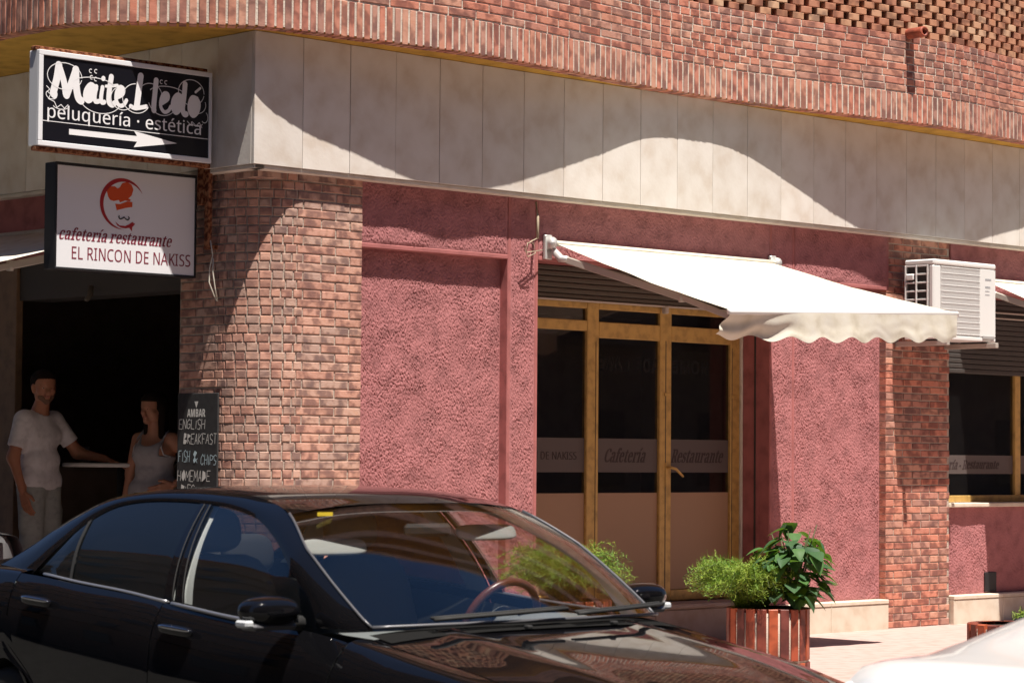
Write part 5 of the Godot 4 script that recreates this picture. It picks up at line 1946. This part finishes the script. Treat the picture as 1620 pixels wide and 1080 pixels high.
# ---------------------------------------------------------------- people
# surface nets over a field of tapered capsules joined with a smooth minimum; bones: [a, b, ra, rb]
func field_mesh(st: SurfaceTool, bones: Array, cell: float, k: float, cut = null):
	var lo := Vector3(1e9, 1e9, 1e9)
	var hi := -lo
	for b in bones:
		for e in 2:
			var r: float = b[2 + e]
			lo = lo.min(b[e] - Vector3.ONE * r)
			hi = hi.max(b[e] + Vector3.ONE * r)
	lo -= Vector3.ONE * (cell * 2.5 + k)
	hi += Vector3.ONE * (cell * 2.5 + k)
	var n := Vector3i(((hi - lo) / cell).ceil()) + Vector3i.ONE
	var f := PackedFloat32Array()
	f.resize(n.x * n.y * n.z)
	f.fill(0.2)
	for b in bones:
		var a: Vector3 = b[0]
		var ab: Vector3 = b[1] - a
		var l2 := maxf(ab.length_squared(), 1e-9)
		var ra: float = b[2]
		var rb: float = b[3]
		var m := maxf(ra, rb) + k + cell * 2.0
		var i0 := Vector3i(((a.min(b[1]) - Vector3.ONE * m - lo) / cell).floor()).clamp(Vector3i.ZERO, n - Vector3i.ONE)
		var i1 := Vector3i(((a.max(b[1]) + Vector3.ONE * m - lo) / cell).ceil()).clamp(Vector3i.ZERO, n - Vector3i.ONE)
		for z in range(i0.z, i1.z + 1):
			for y in range(i0.y, i1.y + 1):
				var at := (z * n.y + y) * n.x
				for x in range(i0.x, i1.x + 1):
					var p := lo + Vector3(x, y, z) * cell
					var t := clampf((p - a).dot(ab) / l2, 0.0, 1.0)
					var d := p.distance_to(a + ab * t) - lerpf(ra, rb, t)
					var o := f[at + x]
					var h := maxf(k - absf(d - o), 0.0) / k
					f[at + x] = minf(d, o) - h * h * k * 0.25
	if cut != null:
		for z in n.z:
			for y in n.y:
				var at := (z * n.y + y) * n.x
				for x in n.x:
					if f[at + x] < cell * 3.0:
						f[at + x] = maxf(f[at + x], cut.call(lo + Vector3(x, y, z) * cell))
	var verts := {}
	var offs := [0, 1, n.x, n.x + 1, n.x * n.y, n.x * n.y + 1, n.x * n.y + n.x, n.x * n.y + n.x + 1]
	var place := func(c: int) -> Vector3:
		if not verts.has(c):
			var x := c % n.x
			var y := (c / n.x) % n.y
			var z := c / (n.x * n.y)
			var s := Vector3.ZERO
			var cnt := 0
			for e in [[0, 1], [2, 3], [4, 5], [6, 7], [0, 2], [1, 3], [4, 6], [5, 7], [0, 4], [1, 5], [2, 6], [3, 7]]:
				var fa := f[c + offs[e[0]]]
				var fb := f[c + offs[e[1]]]
				if (fa < 0) != (fb < 0):
					var t := fa / (fa - fb)
					var pa := Vector3(e[0] & 1, (e[0] >> 1) & 1, e[0] >> 2)
					var pb := Vector3(e[1] & 1, (e[1] >> 1) & 1, e[1] >> 2)
					s += pa.lerp(pb, t)
					cnt += 1
			verts[c] = lo + (Vector3(x, y, z) + s / maxi(cnt, 1)) * cell
		return verts[c]
	var sx := 1
	var sy := n.x
	var sz := n.x * n.y
	for z in range(1, n.z - 1):
		for y in range(1, n.y - 1):
			for x in range(1, n.x - 1):
				var c := (z * n.y + y) * n.x + x
				var inside := f[c] < 0
				for ax in [[sx, sy, sz], [sy, sz, sx], [sz, sx, sy]]:
					if inside != (f[c + ax[0]] < 0):
						var q := [place.call(c - ax[1] - ax[2]), place.call(c - ax[2]), place.call(c), place.call(c - ax[1])]
						if inside:
							quad(st, q[3], q[2], q[1], q[0])
						else:
							quad(st, q[0], q[1], q[2], q[3])

func bone(a: Vector3, b: Vector3, ra: float, rb: float) -> Array:
	return [a, b, ra, rb]

# a hand at the wrist: dir along the palm, nrm out of its back, thumb towards side
func hand(wrist: Vector3, dir: Vector3, nrm: Vector3, thumb: float, curl: float) -> Array:
	var side := dir.cross(nrm).normalized() * thumb
	var r := []
	for i in 4:
		var s := (1.5 - i) * 0.02
		var knuckle := wrist + dir * 0.088 + side * s
		r.append(bone(wrist + dir * 0.012 + side * s * 0.7, knuckle, 0.015, 0.0125))
		var l: float = [0.040, 0.045, 0.042, 0.033][i]
		var d1 := (dir - nrm * curl * 0.5).normalized()
		var d2 := (dir - nrm * curl * 1.6).normalized()
		var d3 := (dir - nrm * curl * 3.0).normalized()
		var p1 := knuckle + d1 * l
		var p2 := p1 + d2 * l * 0.65
		var p3 := p2 + d3 * l * 0.5
		r.append(bone(knuckle, p1, 0.0100, 0.0088))
		r.append(bone(p1, p2, 0.0088, 0.0080))
		r.append(bone(p2, p3, 0.0080, 0.0070))
	var t0 := wrist + dir * 0.02 + side * 0.022
	var t1 := t0 + (dir * 0.7 + side * 0.75 - nrm * 0.25).normalized() * 0.045
	var t2 := t1 + (dir * 1.0 + side * 0.3 - nrm * 0.3).normalized() * 0.034
	r.append(bone(t0, t1, 0.017, 0.0115))
	r.append(bone(t1, t2, 0.0115, 0.009))
	return r

# head bones in a frame at the neck top: origin between the ears, z forward
func head_bones(xf: Transform3D, s := 1.0) -> Array:
	var b := []
	for q in [
		[Vector3(0, 0.045, -0.030), Vector3(0, 0.048, 0.030), 0.080, 0.074], [Vector3(0, 0.01, -0.03), Vector3(0, 0.0, 0.02), 0.072, 0.066],
		[Vector3(0, -0.03, 0.025), Vector3(0, -0.085, 0.055), 0.058, 0.030], [Vector3(-0.03, -0.055, 0.02), Vector3(0.03, -0.055, 0.02), 0.042, 0.042],
		[Vector3(-0.028, 0.020, 0.078), Vector3(0.028, 0.020, 0.078), 0.018, 0.018], [Vector3(0, 0.012, 0.094), Vector3(0, -0.026, 0.112), 0.010, 0.014],
		[Vector3(-0.012, -0.030, 0.102), Vector3(0.012, -0.030, 0.102), 0.009, 0.009], [Vector3(-0.014, -0.056, 0.092), Vector3(0.014, -0.056, 0.092), 0.010, 0.010],
		[Vector3(0, -0.088, 0.078), Vector3(0, -0.09, 0.076), 0.020, 0.020], [Vector3(-0.043, -0.02, 0.060), Vector3(-0.045, -0.022, 0.056), 0.024, 0.024], [Vector3(0.043, -0.02, 0.060), Vector3(0.045, -0.022, 0.056), 0.024, 0.024],
		[Vector3(-0.080, 0.012, -0.008), Vector3(-0.078, -0.026, 0.0), 0.013, 0.009], [Vector3(0.080, 0.012, -0.008), Vector3(0.078, -0.026, 0.0), 0.013, 0.009]]:
		b.append(bone(xf * (q[0] * s), xf * (q[1] * s), q[2] * s, q[3] * s))
	return b

func face_bits(parent: Node, xf: Transform3D, s: float):
	for sg in [-1.0, 1.0]:
		var e := holder(parent, "eye")
		var st := mb(false)
		ellipsoid(st, Vector3(0.031 * sg, 0.004, 0.083) * s, Vector3(0.011, 0.006, 0.008) * s, 2.0, 8)
		piece(e, "eyeball", done(st), M.eye, xf)
		st = mb(false)
		ellipsoid(st, Vector3(0.031 * sg, 0.004, 0.089) * s, Vector3(0.005, 0.0052, 0.004) * s, 2.0, 6)
		piece(e, "iris", done(st), M.hair, xf)
		piece(parent, "eyebrow", tube_mesh([Vector3(0.016 * sg, 0.024, 0.096) * s, Vector3(0.033 * sg, 0.029, 0.092) * s, Vector3(0.050 * sg, 0.022, 0.080) * s], 0.004 * s, 5), M.hair, xf)
	piece(parent, "mouth", tube_mesh([Vector3(-0.024, -0.056, 0.094) * s, Vector3(0, -0.059, 0.103) * s, Vector3(0.024, -0.056, 0.094) * s], 0.0045 * s, 6), M.lip, xf)

func build_people():
	# ---- man leaning at the bar table, looking out to the street
	var at := Vector3(0.15, FLOOR, -2.665)
	var man := thing("person", "person in a white t-shirt and pale trousers standing at the bar table", "person", at)
	# figure frame: fwd is where the body faces, rt the figure's right hand side
	var fwd := Vector3(0.25, 0, 0.97).normalized()
	var rt := fwd.cross(Vector3.UP).normalized()
	var F := func(r: float, y: float, f: float) -> Vector3: return rt * r + Vector3(0, y, 0) + fwd * f
	# positions of the joints
	var hip: Vector3 = F.call(0, 0.93, 0.0)
	var chest: Vector3 = F.call(0, 1.27, -0.02)
	var neck: Vector3 = F.call(0.0, 1.46, 0.0)
	var head_c: Vector3 = F.call(0.0, 1.625, 0.03)
	var sh_r: Vector3 = F.call(0.170, 1.395, -0.01)
	var sh_l: Vector3 = F.call(-0.170, 1.395, -0.01)
	var el_r: Vector3 = F.call(0.235, 1.12, -0.04)
	var wr_r: Vector3 = F.call(0.215, 0.87, 0.04)
	var el_l: Vector3 = F.call(-0.30, 1.16, 0.10)
	var wr_l: Vector3 = F.call(-0.42, 1.115, 0.27)
	var body := []
	body.append(bone(F.call(-0.075, 0.95, 0), F.call(0.075, 0.95, 0), 0.100, 0.100))
	body.append(bone(F.call(-0.06, 1.10, 0.01), F.call(0.06, 1.10, 0.01), 0.092, 0.092))
	body.append(bone(F.call(-0.085, 1.28, -0.01), F.call(0.085, 1.28, -0.01), 0.098, 0.098))
	body.append(bone(F.call(-0.13, 1.385, -0.015), F.call(0.13, 1.385, -0.015), 0.068, 0.068))
	body.append(bone(F.call(0, 1.38, -0.02), neck, 0.075, 0.056))
	body.append(bone(neck, head_c + Vector3(0, -0.06, 0), 0.055, 0.054))
	for sd in [[sh_r, el_r, wr_r], [sh_l, el_l, wr_l]]:
		body.append(bone(sd[0], sd[1], 0.058, 0.043))
		body.append(bone(sd[1], sd[2], 0.042, 0.027))
	for sg in [1.0, -1.0]:
		var knee: Vector3 = F.call(0.10 * sg, 0.50, 0.03)
		var ank: Vector3 = F.call(0.11 * sg, 0.09, -0.01)
		body.append(bone(F.call(0.085 * sg, 0.90, 0), knee, 0.092, 0.060))
		body.append(bone(knee, ank, 0.056, 0.038))
		body.append(bone(ank + Vector3(0, -0.05, 0), ank + fwd * 0.16 + Vector3(0, -0.06, 0), 0.038, 0.03))
	var st := mb(false)
	field_mesh(st, body, 0.014, 0.035)
	var look := Vector3(-0.25, -0.02, 0.97).normalized()
	var hr := Vector3.UP.cross(look).normalized()
	var hx := Transform3D(Basis(hr, look.cross(hr), look), head_c)
	field_mesh(st, head_bones(hx), 0.006, 0.018)
	field_mesh(st, hand(wr_r, (wr_r - el_r).normalized(), rt, -1.0, 0.35), 0.0042, 0.007)
	field_mesh(st, hand(wr_l, (wr_l - el_l + Vector3(0, -0.03, 0)).normalized(), Vector3.UP, 1.0, 0.25), 0.0042, 0.007)
	piece(man, "body", done(st), M.skin_tan)
	face_bits(man, hx, 1.0)
	# short hair and stubble
	st = mb(false)
	field_mesh(st, [bone(hx * Vector3(0, 0.056, -0.035), hx * Vector3(0, 0.056, 0.024), 0.085, 0.079), bone(hx * Vector3(0, 0.02, -0.045), hx * Vector3(0, -0.03, -0.05), 0.075, 0.055)], 0.006, 0.02, func(p: Vector3) -> float:
		var q := hx.affine_inverse() * p
		return lerpf(-0.055, 0.068, smoothstep(-0.06, 0.07, q.z)) - q.y)
	piece(man, "hair", done(st), M.hair)
	st = mb(false)
	field_mesh(st, [bone(hx * Vector3(-0.04, -0.062, 0.05), hx * Vector3(0, -0.094, 0.078), 0.022, 0.021), bone(hx * Vector3(0.04, -0.062, 0.05), hx * Vector3(0, -0.094, 0.078), 0.022, 0.021)], 0.006, 0.012)
	piece(man, "beard", done(st), M.stubble)
	# t-shirt
	var shirt := []
	for i in 5:
		var b: Array = body[i].duplicate()
		b[2] += 0.012
		b[3] += 0.012 if i != 4 else 0.004
		shirt.append(b)
	shirt.append(bone(F.call(0, 1.30, -0.01), F.call(0, 0.95, 0.0), 0.112, 0.112))
	shirt[0][2] += 0.006
	shirt[0][3] += 0.006
	shirt.append(bone(sh_r, sh_r.lerp(el_r, 0.72), 0.066, 0.064))
	shirt.append(bone(sh_l, sh_l.lerp(el_l, 0.72), 0.066, 0.064))
	var wrinkle := noise(14.0, 91, 2)
	st = mb(false)
	field_mesh(st, shirt, 0.012, 0.04, func(p: Vector3) -> float:
		var neckline := p.distance_to(neck + fwd * 0.02 + Vector3(0, 0.045, 0)) - 0.088
		var hem := 0.885 - p.y
		var cuff := -1.0
		for sd in [[sh_r, el_r], [sh_l, el_l]]:
			var d: Vector3 = (sd[1] - sd[0]).normalized()
			if absf((p - F.call(0, 1.2, 0)).dot(rt)) > 0.18 and p.distance_to(sd[0]) < 0.4 and (p - sd[0]).dot(rt) * (sd[0] as Vector3).dot(rt) > -0.02:
				cuff = maxf(cuff, (p - sd[0]).dot(d) - 0.205)
		return maxf(maxf(-neckline, hem), maxf(cuff, -0.2)) if true else wrinkle.get_noise_3dv(p))
	piece(man, "t_shirt", done(st), M.cotton_white)
	var trousers := []
	trousers.append(bone(F.call(-0.07, 0.93, 0), F.call(0.07, 0.93, 0), 0.108, 0.108))
	for sg in [1.0, -1.0]:
		var knee: Vector3 = F.call(0.10 * sg, 0.50, 0.03)
		trousers.append(bone(F.call(0.082 * sg, 0.88, 0), knee, 0.104, 0.084))
		trousers.append(bone(knee, F.call(0.11 * sg, 0.12, -0.01), 0.088, 0.075))
		trousers.append(bone(F.call(0.17 * sg, 0.74, 0.02), F.call(0.165 * sg, 0.62, 0.02), 0.045, 0.045))
	st = mb(false)
	field_mesh(st, trousers, 0.014, 0.03, func(p: Vector3) -> float: return maxf(p.y - 0.97, 0.10 - p.y))
	piece(man, "trousers", done(st), M.cotton_khaki)
	for sg in [1.0, -1.0]:
		st = mb(false)
		var ank: Vector3 = F.call(0.11 * sg, 0.045, -0.03)
		field_mesh(st, [bone(ank, ank + fwd * 0.19 + Vector3(0, -0.005, 0), 0.045, 0.038)], 0.012, 0.02)
		piece(man, "shoe", done(st), M.dark_cloth)
	# ---- woman with a hand on her hip
	at = Vector3(0.69, FLOOR, -1.99)
	var wo := thing("person", "person in a grey vest top with dark hair and hand on hip", "person", at)
	fwd = Vector3(-0.80, 0, 0.28).normalized()
	rt = fwd.cross(Vector3.UP).normalized()
	var G := func(r: float, y: float, f: float) -> Vector3: return rt * r + Vector3(0, y, 0) + fwd * f
	neck = G.call(0, 1.325, 0.0)
	head_c = G.call(0, 1.475, 0.025)
	sh_r = G.call(0.155, 1.265, -0.01)
	sh_l = G.call(-0.155, 1.265, -0.01)
	el_l = G.call(-0.33, 1.06, -0.08)
	wr_l = G.call(-0.20, 0.93, 0.06)
	el_r = G.call(0.21, 1.02, 0.0)
	wr_r = G.call(0.20, 0.80, 0.09)
	body = []
	body.append(bone(G.call(-0.085, 0.88, 0), G.call(0.085, 0.88, 0), 0.112, 0.112))
	body.append(bone(G.call(-0.055, 1.03, 0.0), G.call(0.055, 1.03, 0.0), 0.088, 0.088))
	body.append(bone(G.call(-0.07, 1.16, 0.005), G.call(0.07, 1.16, 0.005), 0.096, 0.096))
	body.append(bone(G.call(-0.065, 1.155, 0.06), G.call(0.065, 1.155, 0.06), 0.062, 0.062))
	body.append(bone(G.call(-0.11, 1.255, -0.015), G.call(0.11, 1.255, -0.015), 0.052, 0.052))
	body.append(bone(G.call(0, 1.24, -0.02), neck, 0.060, 0.046))
	body.append(bone(neck, head_c + Vector3(0, -0.06, 0), 0.045, 0.046))
	for sd in [[sh_r, el_r, wr_r], [sh_l, el_l, wr_l]]:
		body.append(bone(sd[0], sd[1], 0.046, 0.036))
		body.append(bone(sd[1], sd[2], 0.035, 0.023))
	for sg in [1.0, -1.0]:
		var knee: Vector3 = G.call(0.09 * sg, 0.47, 0.02)
		var ank: Vector3 = G.call(0.09 * sg, 0.08, -0.01)
		body.append(bone(G.call(0.085 * sg, 0.86, 0), knee, 0.088, 0.055))
		body.append(bone(knee, ank, 0.052, 0.034))
		body.append(bone(ank + Vector3(0, -0.045, 0), ank + fwd * 0.14 + Vector3(0, -0.055, 0), 0.034, 0.026))
	st = mb(false)
	field_mesh(st, body, 0.014, 0.032)
	look = Vector3(-0.97, 0.0, 0.10).normalized()
	hr = Vector3.UP.cross(look).normalized()
	hx = Transform3D(Basis(hr, look.cross(hr), look), head_c)
	field_mesh(st, head_bones(hx, 0.93), 0.006, 0.018)
	field_mesh(st, hand(wr_l, (G.call(-0.13, 0.90, 0.13) - wr_l).normalized(), -rt, 1.0, 0.25), 0.0042, 0.007)
	field_mesh(st, hand(wr_r, (wr_r - el_r).normalized(), rt, -1.0, 0.3), 0.0042, 0.007)
	piece(wo, "body", done(st), M.skin)
	face_bits(wo, hx, 0.93)
	st = mb(false)
	field_mesh(st, [bone(hx * Vector3(0, 0.05, -0.035), hx * Vector3(0, 0.05, 0.022), 0.086, 0.080), bone(hx * Vector3(0, 0.02, -0.06), hx * Vector3(0, -0.20, -0.075), 0.075, 0.05), bone(hx * Vector3(0.072, 0.01, -0.02), hx * Vector3(0.080, -0.19, -0.01), 0.032, 0.024), bone(hx * Vector3(-0.072, 0.01, -0.02), hx * Vector3(-0.080, -0.19, -0.01), 0.032, 0.024)], 0.007, 0.02, func(p: Vector3) -> float:
		var q := hx.affine_inverse() * p
		return 0.058 - q.y if q.z > 0.03 else -0.01)
	piece(wo, "hair", done(st), M.hair)
	# vest top: scooped at the neck, bare shoulders, pale piping
	var vest := []
	for i in 5:
		var b: Array = body[i].duplicate()
		b[2] += 0.010
		b[3] += 0.010
		vest.append(b)
	vest[4][0] = G.call(-0.085, 1.255, -0.015)
	vest[4][1] = G.call(0.085, 1.255, -0.015)
	var arm_cut := func(p: Vector3) -> float:
		var r := absf((p - G.call(0, 1.2, 0)).dot(rt))
		return maxf(0.11 - p.distance_to(G.call(0, 1.315, 0.07)), maxf(0.82 - p.y, minf(r - 0.108, p.y - 1.14)))
	st = mb(false)
	field_mesh(st, vest, 0.010, 0.035, arm_cut)
	piece(wo, "vest_top", done(st), M.cotton_grey)
	for sg in [1.0, -1.0]:
		piece(wo, "vest_piping", tube_mesh([G.call(0.110 * sg, 1.325, -0.01), G.call(0.112 * sg, 1.27, 0.055), G.call(0.118 * sg, 1.20, 0.092), G.call(0.135 * sg, 1.15, 0.085), G.call(0.165 * sg, 1.135, 0.04)], 0.006, 6), M.cotton_white)
	var skirt := []
	skirt.append(bone(G.call(-0.08, 0.87, 0), G.call(0.08, 0.87, 0), 0.122, 0.122))
	for sg in [1.0, -1.0]:
		skirt.append(bone(G.call(0.08 * sg, 0.84, 0), G.call(0.09 * sg, 0.47, 0.02), 0.102, 0.066))
		skirt.append(bone(G.call(0.09 * sg, 0.47, 0.02), G.call(0.09 * sg, 0.10, -0.01), 0.066, 0.05))
	st = mb(false)
	field_mesh(st, skirt, 0.014, 0.03, func(p: Vector3) -> float: return p.y - 0.89)
	piece(wo, "trousers", done(st), M.dark_cloth)
	for sg in [1.0, -1.0]:
		st = mb(false)
		var ank: Vector3 = G.call(0.09 * sg, 0.04, -0.03)
		field_mesh(st, [bone(ank, ank + fwd * 0.17 + Vector3(0, -0.005, 0), 0.038, 0.032)], 0.012, 0.02)
		piece(wo, "shoe", done(st), M.dark_cloth)
